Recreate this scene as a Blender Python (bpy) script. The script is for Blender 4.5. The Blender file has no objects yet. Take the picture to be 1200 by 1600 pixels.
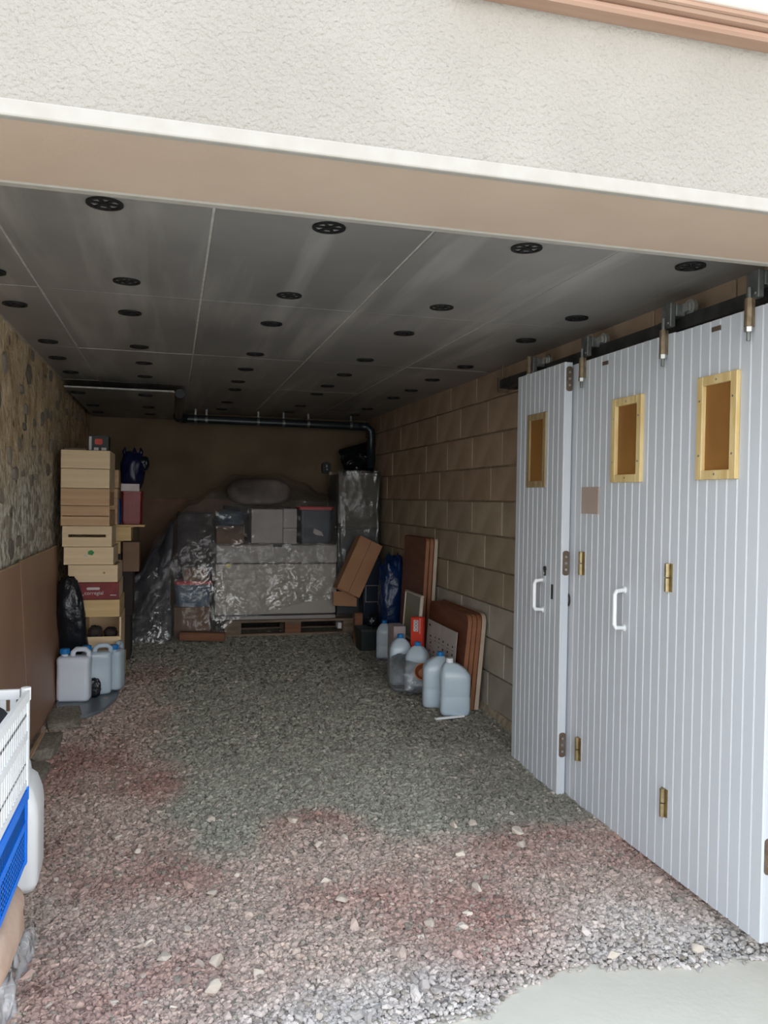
import bpy, bmesh, math, random
import numpy as np
from mathutils import Vector, Matrix, Euler, noise
R = math.radians
scene = bpy.context.scene
col = scene.collection
random.seed(7)

# ---------------------------------------------------------------- camera, sky, exposure
CAM_H = 1.45
F_PX, YAW, PITCH, ROLL = 1253.2, 0.258078, -0.016739, 0.016429
cam_data = bpy.data.cameras.new('camera')
cam_data.sensor_fit = 'VERTICAL'
cam_data.sensor_height = 24.0
cam_data.lens = 24.0 * F_PX / 1600.0
cam_data.clip_start = 0.05
cam_data.clip_end = 200
cam = bpy.data.objects.new('camera', cam_data)
col.objects.link(cam)
fwd = Vector((math.sin(YAW)*math.cos(PITCH), math.cos(YAW)*math.cos(PITCH), math.sin(PITCH)))
r0 = Vector((math.cos(YAW), -math.sin(YAW), 0))
u0 = r0.cross(fwd)
rt = r0*math.cos(ROLL) + u0*math.sin(ROLL)
up = -r0*math.sin(ROLL) + u0*math.cos(ROLL)
cam.matrix_world = Matrix(((rt.x, up.x, -fwd.x, 0), (rt.y, up.y, -fwd.y, 0), (rt.z, up.z, -fwd.z, CAM_H), (0, 0, 0, 1)))
scene.camera = cam

world = bpy.data.worlds.new('overcast_sky')
scene.world = world
world.use_nodes = True
wn = world.node_tree.nodes
wl = world.node_tree.links
bg = wn['Background']
SKY_STRENGTH = 4.35
tc = wn.new('ShaderNodeTexCoord')
sx = wn.new('ShaderNodeSeparateXYZ')
wl.new(tc.outputs['Generated'], sx.inputs[0])
cr = wn.new('ShaderNodeValToRGB')
cr.color_ramp.elements[0].position = 0.0
cr.color_ramp.elements[0].color = (1.0, 0.985, 0.96, 1)
cr.color_ramp.elements[1].position = 0.9
cr.color_ramp.elements[1].color = (0.34, 0.46, 0.60, 1)
wl.new(sx.outputs['Z'], cr.inputs[0])
wl.new(cr.outputs[0], bg.inputs['Color'])
bg.inputs['Strength'].default_value = SKY_STRENGTH

vs = scene.view_settings
scene.display_settings.display_device = 'sRGB'
vs.view_transform = 'Standard'
vs.look = 'None'
vs.gamma = 1.0
vs.use_curve_mapping = False
vs.exposure = 0.0

# ---------------------------------------------------------------- helpers
def srgb(r, g, b):
    f = lambda c: (c/255/12.92) if c/255 <= 0.04045 else ((c/255+0.055)/1.055)**2.4
    return (f(r), f(g), f(b), 1.0)

def mat(name, c1, c2=None, rough=0.6, scale=8.0, stretch=(1, 1, 1), bump=0.0, bscale=60.0, bdist=0.01,
        metallic=0.0, spec=0.5, rand=0.0, detail=4.0, space='Object', lo=0.35, hi=0.65, alpha=1.0,
        transmission=0.0, subsurface=0.0, sheen=0.0):
    m = bpy.data.materials.new(name)
    m.use_nodes = True
    n, l = m.node_tree.nodes, m.node_tree.links
    p = n['Principled BSDF']
    p.inputs['Roughness'].default_value = rough
    p.inputs['Metallic'].default_value = metallic
    p.inputs['Specular IOR Level'].default_value = spec
    p.inputs['Alpha'].default_value = alpha
    p.inputs['Transmission Weight'].default_value = transmission
    if c2 is None:
        c2 = tuple(min(1, c*0.82) for c in c1[:3]) + (1,)
    t = n.new('ShaderNodeTexCoord')
    mp = n.new('ShaderNodeMapping')
    mp.inputs['Scale'].default_value = stretch
    l.new(t.outputs[space], mp.inputs[0])
    nz = n.new('ShaderNodeTexNoise')
    nz.inputs['Scale'].default_value = scale
    nz.inputs['Detail'].default_value = detail
    l.new(mp.outputs[0], nz.inputs['Vector'])
    mr = n.new('ShaderNodeMapRange')
    mr.inputs['From Min'].default_value = lo
    mr.inputs['From Max'].default_value = hi
    l.new(nz.outputs['Fac'], mr.inputs['Value'])
    mx = n.new('ShaderNodeMix')
    mx.data_type = 'RGBA'
    mx.inputs[6].default_value = c1
    mx.inputs[7].default_value = c2
    l.new(mr.outputs[0], mx.inputs[0])
    out = mx.outputs[2]
    if rand > 0:
        oi = n.new('ShaderNodeObjectInfo')
        r2 = n.new('ShaderNodeMapRange')
        r2.inputs['To Min'].default_value = 1-rand
        r2.inputs['To Max'].default_value = 1+rand
        l.new(oi.outputs['Random'], r2.inputs['Value'])
        hsv = n.new('ShaderNodeHueSaturation')
        l.new(r2.outputs[0], hsv.inputs['Value'])
        l.new(out, hsv.inputs['Color'])
        out = hsv.outputs[0]
    l.new(out, p.inputs['Base Color'])
    if bump > 0:
        b = n.new('ShaderNodeTexNoise')
        b.inputs['Scale'].default_value = bscale
        b.inputs['Detail'].default_value = 5
        l.new(mp.outputs[0], b.inputs['Vector'])
        bp = n.new('ShaderNodeBump')
        bp.inputs['Strength'].default_value = bump
        bp.inputs['Distance'].default_value = bdist
        l.new(b.outputs['Fac'], bp.inputs['Height'])
        l.new(bp.outputs[0], p.inputs['Normal'])
    m['out'] = 1
    return m

def film(name, colr, fac, streak, rough=0.2, scale=9.0):
    """thin crumpled plastic film: mostly transparent, with whitened creases and gloss"""
    m = bpy.data.materials.new(name)
    m.use_nodes = True
    n, l = m.node_tree.nodes, m.node_tree.links
    p = n['Principled BSDF']
    o = n['Material Output']
    p.inputs['Base Color'].default_value = colr
    p.inputs['Roughness'].default_value = rough
    t = n.new('ShaderNodeTexCoord')
    a = n.new('ShaderNodeTexNoise')
    a.inputs['Scale'].default_value = scale
    a.inputs['Detail'].default_value = 6
    a.inputs['Distortion'].default_value = 1.5
    l.new(t.outputs['Object'], a.inputs['Vector'])
    # crease lines: |noise-0.5| small
    s = n.new('ShaderNodeMath'); s.operation = 'SUBTRACT'; s.inputs[1].default_value = 0.5
    l.new(a.outputs['Fac'], s.inputs[0])
    ab = n.new('ShaderNodeMath'); ab.operation = 'ABSOLUTE'
    l.new(s.outputs[0], ab.inputs[0])
    mr = n.new('ShaderNodeMapRange')
    mr.inputs['From Min'].default_value = 0.0
    mr.inputs['From Max'].default_value = 0.014
    mr.inputs['To Min'].default_value = fac + streak
    mr.inputs['To Max'].default_value = fac
    l.new(ab.outputs[0], mr.inputs['Value'])
    k2 = n.new('ShaderNodeTexNoise'); k2.inputs['Scale'].default_value = 2.6; k2.inputs['Detail'].default_value = 3
    l.new(t.outputs['Object'], k2.inputs['Vector'])
    mk = n.new('ShaderNodeMapRange'); mk.inputs['From Min'].default_value = 0.48; mk.inputs['From Max'].default_value = 0.66
    l.new(k2.outputs['Fac'], mk.inputs['Value'])
    mm = n.new('ShaderNodeMath'); mm.operation = 'MULTIPLY'
    sb = n.new('ShaderNodeMath'); sb.operation = 'SUBTRACT'; sb.inputs[1].default_value = fac
    l.new(mr.outputs[0], sb.inputs[0]); l.new(sb.outputs[0], mm.inputs[0]); l.new(mk.outputs[0], mm.inputs[1])
    ad = n.new('ShaderNodeMath'); ad.operation = 'ADD'; ad.inputs[1].default_value = fac
    l.new(mm.outputs[0], ad.inputs[0])
    bp = n.new('ShaderNodeBump')
    bp.inputs['Strength'].default_value = 0.45
    bp.inputs['Distance'].default_value = 0.05
    l.new(a.outputs['Fac'], bp.inputs['Height'])
    l.new(bp.outputs[0], p.inputs['Normal'])
    tr = n.new('ShaderNodeBsdfTransparent')
    tr.inputs['Color'].default_value = (0.97, 0.97, 0.97, 1)
    mx = n.new('ShaderNodeMixShader')
    l.new(ad.outputs[0], mx.inputs[0])
    l.new(tr.outputs[0], mx.inputs[1])
    l.new(p.outputs[0], mx.inputs[2])
    fr = n.new('ShaderNodeFresnel'); fr.inputs['IOR'].default_value = 1.75
    l.new(bp.outputs[0], fr.inputs['Normal'])
    gl = n.new('ShaderNodeBsdfGlossy'); gl.inputs['Roughness'].default_value = rough
    l.new(bp.outputs[0], gl.inputs['Normal'])
    gx = n.new('ShaderNodeMixShader')
    gm = n.new('ShaderNodeMath'); gm.operation = 'MULTIPLY_ADD'; gm.inputs[1].default_value = 1.25; gm.inputs[2].default_value = 0.35
    l.new(mk.outputs[0], gm.inputs[0])
    gf = n.new('ShaderNodeMath'); gf.operation = 'MULTIPLY'
    l.new(fr.outputs[0], gf.inputs[0]); l.new(gm.outputs[0], gf.inputs[1])
    l.new(gf.outputs[0], gx.inputs[0]); l.new(mx.outputs[0], gx.inputs[1]); l.new(gl.outputs[0], gx.inputs[2])
    l.new(gx.outputs[0], o.inputs['Surface'])
    return m

class MB:
    """collects geometry, then links it as one mesh object"""
    def __init__(self):
        self.v, self.f, self.mi = [], [], []
        self.cur = 0
    def add(self, vs_, fs_, M=None):
        o = len(self.v)
        for v in vs_:
            v = Vector(v)
            self.v.append(tuple(M @ v) if M is not None else tuple(v))
        for f in fs_:
            self.f.append(tuple(i+o for i in f))
            self.mi.append(self.cur)
        return self
    def box(self, x0, x1, y0, y1, z0, z1, M=None):
        vs_ = [(x0,y0,z0),(x1,y0,z0),(x1,y1,z0),(x0,y1,z0),(x0,y0,z1),(x1,y0,z1),(x1,y1,z1),(x0,y1,z1)]
        fs_ = [(0,3,2,1),(4,5,6,7),(0,1,5,4),(1,2,6,5),(2,3,7,6),(3,0,4,7)]
        return self.add(vs_, fs_, M)
    def tube(self, pts, r, n=10, caps=True, M=None, closed=False):
        pts = [Vector(p) for p in pts]
        rs = r if isinstance(r, (list, tuple)) else [r]*len(pts)
        vs_, fs_ = [], []
        k = len(pts)
        prev = None
        for i, p in enumerate(pts):
            if closed:
                d = (pts[(i+1) % k]-pts[i-1]).normalized()
            else:
                d = (pts[min(i+1, k-1)]-pts[max(i-1, 0)]).normalized()
            if prev is None:
                a = Vector((0,0,1)) if abs(d.z) < 0.9 else Vector((1,0,0))
                e1 = d.cross(a).normalized()
            else:
                e1 = (prev - d*prev.dot(d)).normalized()
            prev = e1
            e2 = d.cross(e1)
            for j in range(n):
                t = 2*math.pi*j/n
                vs_.append(p + (e1*math.cos(t)+e2*math.sin(t))*rs[i])
        rng = k if closed else k-1
        for i in range(rng):
            for j in range(n):
                a, b = i*n+j, i*n+(j+1) % n
                c, d = ((i+1) % k)*n+(j+1) % n, ((i+1) % k)*n+j
                fs_.append((a, b, c, d))
        if caps and not closed:
            fs_.append(tuple(range(n-1, -1, -1)))
            fs_.append(tuple((k-1)*n+j for j in range(n)))
        return self.add(vs_, fs_, M)
    def cyl(self, p0, p1, r, n=16, M=None):
        return self.tube([p0, p1], r, n, True, M)
    def loft(self, rings, M=None, cap0=True, cap1=True):
        n = len(rings[0])
        vs_ = [v for r_ in rings for v in r_]
        fs_ = []
        for i in range(len(rings)-1):
            for j in range(n):
                fs_.append((i*n+j, i*n+(j+1) % n, (i+1)*n+(j+1) % n, (i+1)*n+j))
        if cap0: fs_.append(tuple(range(n-1, -1, -1)))
        if cap1: fs_.append(tuple((len(rings)-1)*n+j for j in range(n)))
        return self.add(vs_, fs_, M)
    def prism(self, outline, axis, a, b, M=None):
        """outline: 2D points; extruded along axis (0,1,2) from a to b"""
        def mk(p, h):
            q = list(p); q.insert(axis, h); return tuple(q)
        n = len(outline)
        vs_ = [mk(p, a) for p in outline] + [mk(p, b) for p in outline]
        fs_ = [tuple(range(n-1, -1, -1)), tuple(range(n, 2*n))]
        fs_ += [(i, (i+1) % n, n+(i+1) % n, n+i) for i in range(n)]
        return self.add(vs_, fs_, M)
    def grid(self, fn, nu, nv, M=None):
        vs_ = [fn(i/(nu-1), j/(nv-1)) for j in range(nv) for i in range(nu)]
        fs_ = [(j*nu+i, j*nu+i+1, (j+1)*nu+i+1, (j+1)*nu+i) for j in range(nv-1) for i in range(nu-1)]
        return self.add(vs_, fs_, M)
    def build(self, name, material, parent=None, loc=(0,0,0), rot=(0,0,0), bevel=0.0, smooth=False, seg=1, solid=0.0):
        me = bpy.data.meshes.new(name)
        me.from_pydata(self.v, [], self.f)
        mats = material if isinstance(material, (list, tuple)) else [material]
        for m in mats: me.materials.append(m)
        if len(mats) > 1:
            me.polygons.foreach_set('material_index', self.mi)
        bm = bmesh.new(); bm.from_mesh(me)
        bmesh.ops.recalc_face_normals(bm, faces=bm.faces)
        bm.to_mesh(me); bm.free()
        if smooth:
            me.polygons.foreach_set('use_smooth', [True]*len(me.polygons))
        me.update()
        o = bpy.data.objects.new(name, me)
        col.objects.link(o)
        o.location = loc
        o.rotation_euler = rot
        if parent is not None: o.parent = parent
        if solid:
            s = o.modifiers.new('thickness', 'SOLIDIFY'); s.thickness = solid; s.offset = 0
        if bevel > 0:
            b = o.modifiers.new('bevel', 'BEVEL')
            b.width = bevel; b.segments = seg; b.limit_method = 'ANGLE'; b.angle_limit = R(40)
        return o

def tag(o, label, cat, group=None):
    o['label'] = label; o['category'] = cat
    if group: o['group'] = group
    return o
def thing(name, label, cat, loc=(0,0,0), rot=(0,0,0), group=None):
    o = bpy.data.objects.new(name, None)
    o.empty_display_size = 0.05
    col.objects.link(o)
    o.location = loc; o.rotation_euler = rot
    return tag(o, label, cat, group)
def structure(o, label=None):
    o['kind'] = 'structure'
    if label: o['label'] = label
    return o
def link_copy(o, parent=None, loc=None, rot=None, scale=None):
    c = o.copy(); col.objects.link(c)
    if parent is not None: c.parent = parent
    if loc is not None: c.location = loc
    if rot is not None: c.rotation_euler = rot
    if scale is not None: c.scale = scale
    return c
def fz(p, s=1.0, seed=0.0, octv=4):
    return noise.fractal(Vector((p[0]*s+seed*7.3, p[1]*s-seed*3.1, p[2]*s+seed*1.7)), 1.0, 2.0, octv)
def sstep(a, b, t):
    t = max(0.0, min(1.0, (t-a)/(b-a))); return t*t*(3-2*t)
def lerp_tab(tab, x):
    if x <= tab[0][0]: return tab[0][1]
    for (a, va), (b, vb) in zip(tab, tab[1:]):
        if x <= b:
            t = (x-a)/(b-a); t = t*t*(3-2*t)
            return va+(vb-va)*t
    return tab[-1][1]
def rrect(w, h, r, n=4, cx=0.0, cy=0.0):
    pts = []
    for (sx_, sy_, a0) in ((1,1,0),(-1,1,90),(-1,-1,180),(1,-1,270)):
        for k in range(n+1):
            a = R(a0+90*k/n)
            pts.append((cx+sx_*(w/2-r)+r*math.cos(a), cy+sy_*(h/2-r)+r*math.sin(a)))
    return pts
def blob(center, size, seed, crumple=0.12, fs_=3.0, pw=2.6, nu=36, nv=24, flat=True):
    """closed crumpled bag-like lump"""
    mb = MB()
    cx, cy, cz = center; sx_, sy_, sz_ = size
    rings = []
    def sp(c, e): return math.copysign(abs(c)**e, c)
    e = 2.0/pw
    for j in range(1, nv):
        ph = -math.pi/2 + math.pi*j/nv
        ring = []
        for i in range(nu):
            th = 2*math.pi*i/nu
            x = sp(math.cos(ph), e)*sp(math.cos(th), e)
            y = sp(math.cos(ph), e)*sp(math.sin(th), e)
            z = sp(math.sin(ph), e)
            k = 1 + crumple*fz((x, y, z), fs_, seed) + crumple*0.5*abs(fz((x, y, z), fs_*2.5, seed+3))
            if flat and z < -0.5: k = min(k, 1.02)
            ring.append((cx+x*k*sx_/2, cy+y*k*sy_/2, max(cz+z*k*sz_/2, cz-sz_/2)))
        rings.append(ring)
    mb.loft(rings)
    return mb

def floor_z(x, y):
    return 0.05 + 0.031*(y-2.6)
def gravel_edge(x):
    return lerp_tab([(-2.0,1.80),(-0.6,1.88),(0.0,1.90),(0.45,1.96),(0.82,2.06),(1.13,2.19),(1.4,2.19),(1.65,2.13),(1.95,2.10),(2.4,2.1)], x) + 0.03*fz((x*3, 0.2, 0.7), 1.5)

XL, XR, YB, ZC = -0.765, 1.955, 8.15, 2.26      # garage inside: left, right, back, ceiling

# ---------------------------------------------------------------- materials
M = {}
M['roughcast'] = mat('cream_roughcast', srgb(165,159,150), srgb(158,152,143), rough=0.95, scale=3, bump=1.0, bscale=110, bdist=0.010, spec=0.15)
M['smooth_render'] = mat('beige_smooth_render', srgb(198,175,156), srgb(192,168,149), rough=0.9, scale=3, bump=0.15, bscale=120, bdist=0.003, spec=0.15)
M['bead'] = mat('white_corner_bead', srgb(168,162,154), srgb(163,156,147), rough=0.7, scale=20)
M['sill_brown'] = mat('brown_sill_moulding', srgb(176,144,124), srgb(160,126,106), rough=0.7, scale=4, stretch=(0.4,6,6))
M['sill_pink'] = mat('pale_pink_sill', srgb(236,226,219), srgb(230,217,208), rough=0.8, scale=5)
M['concrete'] = mat('pale_concrete', srgb(222,216,203), srgb(210,204,191), rough=0.9, scale=2.2, bump=0.25, bscale=40, bdist=0.004, spec=0.2)
M['mortar'] = mat('grey_mortar', srgb(172,158,138), srgb(140,126,108), rough=0.95, scale=30, bump=0.5, bscale=150, bdist=0.004, spec=0.1)
M['pale_joint'] = mat('pale_panel_joint', srgb(205,200,194), srgb(180,176,170), rough=0.9, scale=20)
for nm, c1, c2 in (('block_top', (178,154,132), (160,136,114)), ('block_mid', (176,160,139), (158,142,121)), ('block_low', (178,171,158), (160,152,138))):
    M[nm] = mat(nm.replace('block', 'concrete_block'), srgb(*c1), srgb(*c2), rough=0.95, scale=5, bump=0.5, bscale=130, bdist=0.004, rand=0.08, spec=0.1)
M['backwall'] = mat('ochre_plaster', srgb(126,110,90), srgb(108,93,75), rough=0.95, scale=2, bump=0.3, bscale=60, bdist=0.004, spec=0.1)
M['door'] = mat('white_door_lacquer', srgb(205,209,215), srgb(200,204,210), rough=0.38, scale=2, spec=0.4, stretch=(1,1,0.3))
M['pine'] = mat('pine_wood', srgb(226,203,150), srgb(206,176,118), rough=0.55, scale=6, stretch=(6,6,0.8), rand=0.04)
M['pine_dull'] = mat('weathered_pine', srgb(170,150,112), srgb(146,124,88), rough=0.6, scale=6, stretch=(6,6,0.8))
M['infill'] = mat('brown_board', srgb(150,106,52), srgb(138,94,44), rough=0.6, scale=4)
M['brass'] = mat('aged_brass', srgb(176,160,122), srgb(146,128,96), rough=0.4, metallic=0.8, scale=30)
M['sleeve'] = mat('tarnished_sleeve', srgb(150,134,110), srgb(120,104,84), rough=0.45, metallic=0.6, scale=30)
M['steel'] = mat('galvanised_steel', srgb(134,136,134), srgb(108,110,108), rough=0.45, metallic=0.7, scale=25)
M['dark_steel'] = mat('dark_track_steel', srgb(78,78,78), srgb(58,58,58), rough=0.5, metallic=0.6, scale=15)
M['rust_steel'] = mat('brown_tarnished_steel', srgb(128,112,98), srgb(104,88,74), rough=0.5, metallic=0.5, scale=20)
M['zinc'] = mat('bright_zinc', srgb(206,206,202), srgb(180,180,178), rough=0.3, metallic=0.8)
M['black'] = mat('black_plastic', srgb(26,26,27), srgb(20,20,21), rough=0.5)
M['white_plastic'] = mat('white_plastic', srgb(246,247,248), srgb(240,242,244), rough=0.4, scale=3)
M['blue_plastic'] = mat('blue_plastic', srgb(10,134,252), srgb(4,120,240), rough=0.38, scale=3)
M['cap_blue'] = mat('blue_cap', srgb(20,126,196), srgb(14,112,180), rough=0.4)
M['jug'] = mat('milky_plastic', srgb(224,231,242), srgb(214,222,235), rough=0.35, scale=4)
M['jug_clear'] = mat('clear_water_bottle', srgb(204,220,232), srgb(190,208,222), rough=0.25, scale=4, transmission=0.12)
M['tray'] = mat('grey_plastic_tray', srgb(116,124,130), srgb(100,108,114), rough=0.3, scale=6)
M['binbag'] = mat('black_bag_plastic', srgb(24,29,36), srgb(18,22,28), rough=0.25, scale=5, bump=0.6, bscale=14, bdist=0.02)
M['navybag'] = mat('navy_bag_plastic', srgb(14,18,60), srgb(10,13,46), rough=0.35, scale=6, bump=0.6, bscale=16, bdist=0.02)
M['bluebag'] = mat('blue_bag_plastic', srgb(12,48,96), srgb(8,32,70), rough=0.3, scale=6, bump=0.7, bscale=14, bdist=0.02)
M['crate_pale'] = mat('pale_crate_wood', srgb(234,208,170), srgb(220,193,154), rough=0.65, scale=3, stretch=(0.6,6,9), rand=0.05)
M['crate_brown'] = mat('brown_crate_wood', srgb(204,168,130), srgb(182,144,108), rough=0.65, scale=3, stretch=(0.6,6,9), rand=0.05)
M['crate_gold'] = mat('golden_crate_wood', srgb(220,190,138), srgb(202,168,116), rough=0.65, scale=3, stretch=(0.6,6,9), rand=0.05)
M['crate_red'] = mat('dark_red_crate_print', srgb(134,40,42), srgb(112,32,36), rough=0.6, scale=14)
M['print_white'] = mat('white_print', srgb(216,206,204), srgb(200,186,186), rough=0.7)
M['green'] = mat('green_sticker', srgb(30,140,62), srgb(24,120,54), rough=0.5)
M['cardboard'] = mat('cardboard', srgb(184,138,104), srgb(172,125,92), rough=0.85, scale=4)
M['cardboard_dark'] = mat('old_cardboard', srgb(140,112,92), srgb(120,94,76), rough=0.85, scale=4)
M['hardboard'] = mat('brown_hardboard', srgb(166,130,106), srgb(152,118,96), rough=0.5, scale=1.6)
M['board_edge'] = mat('raw_board_edge', srgb(196,166,132), srgb(176,146,112), rough=0.8)
M['tabletop'] = mat('brown_laminate', srgb(122,74,52), srgb(106,62,43), rough=0.5, scale=5, stretch=(1,1,4), rand=0.1)
M['table_edge'] = mat('tan_edge_band', srgb(156,104,74), srgb(140,92,64), rough=0.5)
M['pale_edge'] = mat('pale_edge_band', srgb(196,180,160), srgb(178,160,140), rough=0.6)
M['paper'] = mat('printed_paper', srgb(190,182,176), srgb(178,170,165), rough=0.8)
M['ink'] = mat('grey_ink', srgb(74,70,78), srgb(58,54,62), rough=0.8)
M['glass_picture'] = mat('greenish_picture', srgb(120,124,118), srgb(116,112,76), rough=0.25, scale=3)
M['frame_white'] = mat('off_white_frame', srgb(196,188,176), srgb(184,174,160), rough=0.5)
M['red_pack'] = mat('red_packet', srgb(216,62,36), srgb(196,50,32), rough=0.45)
M['red_plastic'] = mat('red_plastic', srgb(136,22,16), srgb(118,18,14), rough=0.4)
M['red_lid'] = mat('red_lid', srgb(206,42,44), srgb(186,34,38), rough=0.4)
M['navy_box'] = mat('dark_blue_box', srgb(34,48,66), srgb(28,40,58), rough=0.35)
M['bluegrey'] = mat('blue_grey_contents', srgb(60,90,120), srgb(110,120,130), rough=0.4, scale=12)
M['white_box'] = mat('white_carton', srgb(196,190,188), srgb(184,178,176), rough=0.7)
M['freezer'] = mat('freezer_enamel', srgb(176,168,158), srgb(166,158,148), rough=0.4, scale=2)
M['freezer_lid'] = mat('freezer_lid_enamel', srgb(166,160,156), srgb(152,147,143), rough=0.4, scale=2)
M['yellow'] = mat('yellow_label', srgb(226,206,70), srgb(210,190,60), rough=0.6)
M['pallet'] = mat('grey_pallet_wood', srgb(146,128,110), srgb(118,102,86), rough=0.85, scale=4, stretch=(1,5,8), rand=0.12)
M['brown_wood'] = mat('red_brown_wood', srgb(146,100,76), srgb(120,80,60), rough=0.8, scale=4, stretch=(1,5,8))
M['tarp'] = mat('dark_grey_tarp', srgb(78,76,82), srgb(62,61,67), rough=0.35, scale=4, bump=0.7, bscale=7, bdist=0.04)
M['purple'] = mat('dark_purple_carton', srgb(58,48,54), srgb(48,40,46), rough=0.7)
M['pipe'] = mat('dark_grey_pipe', srgb(44,50,54), srgb(36,42,46), rough=0.3)
M['disc'] = mat('black_fixing_plastic', srgb(22,22,22), srgb(16,16,16), rough=0.6)
M['clay'] = mat('orange_clay', srgb(186,124,86), srgb(166,106,72), rough=0.8)
M['sack'] = mat('beige_woven_sack', srgb(196,170,152), srgb(180,152,134), rough=0.8, scale=14, bump=0.4, bscale=90, bdist=0.004)
M['translucent_box'] = mat('grey_translucent_plastic', srgb(186,184,190), srgb(170,168,176), rough=0.3, scale=3)
M['dark_fabric'] = mat('charcoal_fabric', srgb(64,66,72), srgb(48,50,56), rough=0.8, scale=8)
M['pink_white'] = mat('pale_pink_carton', srgb(176,162,164), srgb(164,150,152), rough=0.6)
M['beige_plate'] = mat('beige_cover_plate', srgb(184,168,156), srgb(176,158,146), rough=0.6)
M['dark_carton'] = mat('dark_carton', srgb(58,48,44), srgb(46,38,36), rough=0.8)
M['film'] = film('clear_plastic_film', (0.80,0.78,0.77,1), 0.07, 0.24, 0.085, 3.8)
M['film_bag'] = film('clear_plastic_bag', (0.95,0.90,0.91,1), 0.10, 0.30, 0.2, 9.0)
M['film_near'] = film('clear_plastic_offcut', (0.95,0.95,0.97,1), 0.40, 0.30, 0.12, 6.0)

def stone_wall_mortar():
    """lime mortar, brown above and greyer towards the middle, mottled with stone showing through"""
    m = mat('lime_mortar', srgb(222,198,164), srgb(172,146,112), rough=0.95, scale=7, bump=0.9, bscale=28, bdist=0.03, spec=0.1, detail=8)
    n, l = m.node_tree.nodes, m.node_tree.links
    p = n['Principled BSDF']
    base = p.inputs['Base Color'].links[0].from_socket
    g = n.new('ShaderNodeNewGeometry')
    s = n.new('ShaderNodeSeparateXYZ'); l.new(g.outputs['Position'], s.inputs[0])
    nz = n.new('ShaderNodeTexNoise'); nz.inputs['Scale'].default_value = 1.3
    l.new(g.outputs['Position'], nz.inputs['Vector'])
    a = n.new('ShaderNodeMath'); a.operation = 'MULTIPLY_ADD'; a.inputs[1].default_value = 0.8
    l.new(nz.outputs['Fac'], a.inputs[0]); l.new(s.outputs['Z'], a.inputs[2])
    mr = n.new('ShaderNodeMapRange')
    mr.inputs['From Min'].default_value = 1.75; mr.inputs['From Max'].default_value = 2.25
    l.new(a.outputs[0], mr.inputs['Value'])
    n2 = n.new('ShaderNodeTexNoise'); n2.inputs['Scale'].default_value = 18; n2.inputs['Detail'].default_value = 6
    l.new(g.outputs['Position'], n2.inputs['Vector'])
    m1 = n.new('ShaderNodeMapRange'); m1.inputs['From Min'].default_value = 0.42; m1.inputs['From Max'].default_value = 0.58
    l.new(n2.outputs['Fac'], m1.inputs['Value'])
    grey = n.new('ShaderNodeMix'); grey.data_type = 'RGBA'
    grey.inputs[6].default_value = srgb(220,215,200); grey.inputs[7].default_value = srgb(160,151,132)
    l.new(m1.outputs[0], grey.inputs[0])
    mx = n.new('ShaderNodeMix'); mx.data_type = 'RGBA'
    l.new(mr.outputs[0], mx.inputs[0]); l.new(grey.outputs[2], mx.inputs[6]); l.new(base, mx.inputs[7])
    # dark pits
    vo = n.new('ShaderNodeTexNoise'); vo.inputs['Scale'].default_value = 11; vo.inputs['Detail'].default_value = 3
    l.new(g.outputs['Position'], vo.inputs['Vector'])
    m2 = n.new('ShaderNodeMapRange'); m2.inputs['From Min'].default_value = 0.64; m2.inputs['From Max'].default_value = 0.70
    m2.inputs['To Max'].default_value = 0.75
    l.new(vo.outputs['Fac'], m2.inputs['Value'])
    dk = n.new('ShaderNodeMix'); dk.data_type = 'RGBA'; dk.inputs[7].default_value = srgb(78,62,46)
    l.new(m2.outputs[0], dk.inputs[0]); l.new(mx.outputs[2], dk.inputs[6])
    l.new(dk.outputs[2], p.inputs['Base Color'])
    return m
M['stone_mortar'] = stone_wall_mortar()
M['stone'] = mat('grey_rubble_stone', srgb(166,155,141), srgb(122,112,100), rough=0.9, scale=14, bump=0.7, bscale=40, bdist=0.01, rand=0.3, spec=0.15)
M['stone_slab'] = mat('footing_stone', srgb(172,164,150), srgb(138,132,120), rough=0.9, scale=8, bump=0.8, bscale=30, bdist=0.015, rand=0.1, spec=0.15)

def panel_material():
    """dull foil facing of the insulation boards, with dusty rubbed streaks running along the garage"""
    m = mat('grey_foil_facing', srgb(156,152,148), srgb(136,133,130), rough=0.42, scale=1.6, space='Object', bump=0.08, bscale=30, bdist=0.004, rand=0.10, metallic=0.15, spec=0.4)
    n, l = m.node_tree.nodes, m.node_tree.links
    p = n['Principled BSDF']
    base = p.inputs['Base Color'].links[0].from_socket
    g = n.new('ShaderNodeNewGeometry')
    mp = n.new('ShaderNodeMapping'); mp.inputs['Scale'].default_value = (7.0, 0.6, 1)
    l.new(g.outputs['Position'], mp.inputs[0])
    nz = n.new('ShaderNodeTexNoise'); nz.inputs['Scale'].default_value = 1.1; nz.inputs['Detail'].default_value = 8; nz.inputs['Distortion'].default_value = 0.25
    l.new(mp.outputs[0], nz.inputs['Vector'])
    mr = n.new('ShaderNodeMapRange'); mr.inputs['From Min'].default_value = 0.50; mr.inputs['From Max'].default_value = 0.72; mr.inputs['To Max'].default_value = 0.34
    l.new(nz.outputs['Fac'], mr.inputs['Value'])
    mx = n.new('ShaderNodeMix'); mx.data_type = 'RGBA'; mx.inputs[7].default_value = srgb(226,222,217)
    l.new(mr.outputs[0], mx.inputs[0]); l.new(base, mx.inputs[6])
    l.new(mx.outputs[2], p.inputs['Base Color'])
    return m
M['panel'] = panel_material()

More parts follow.
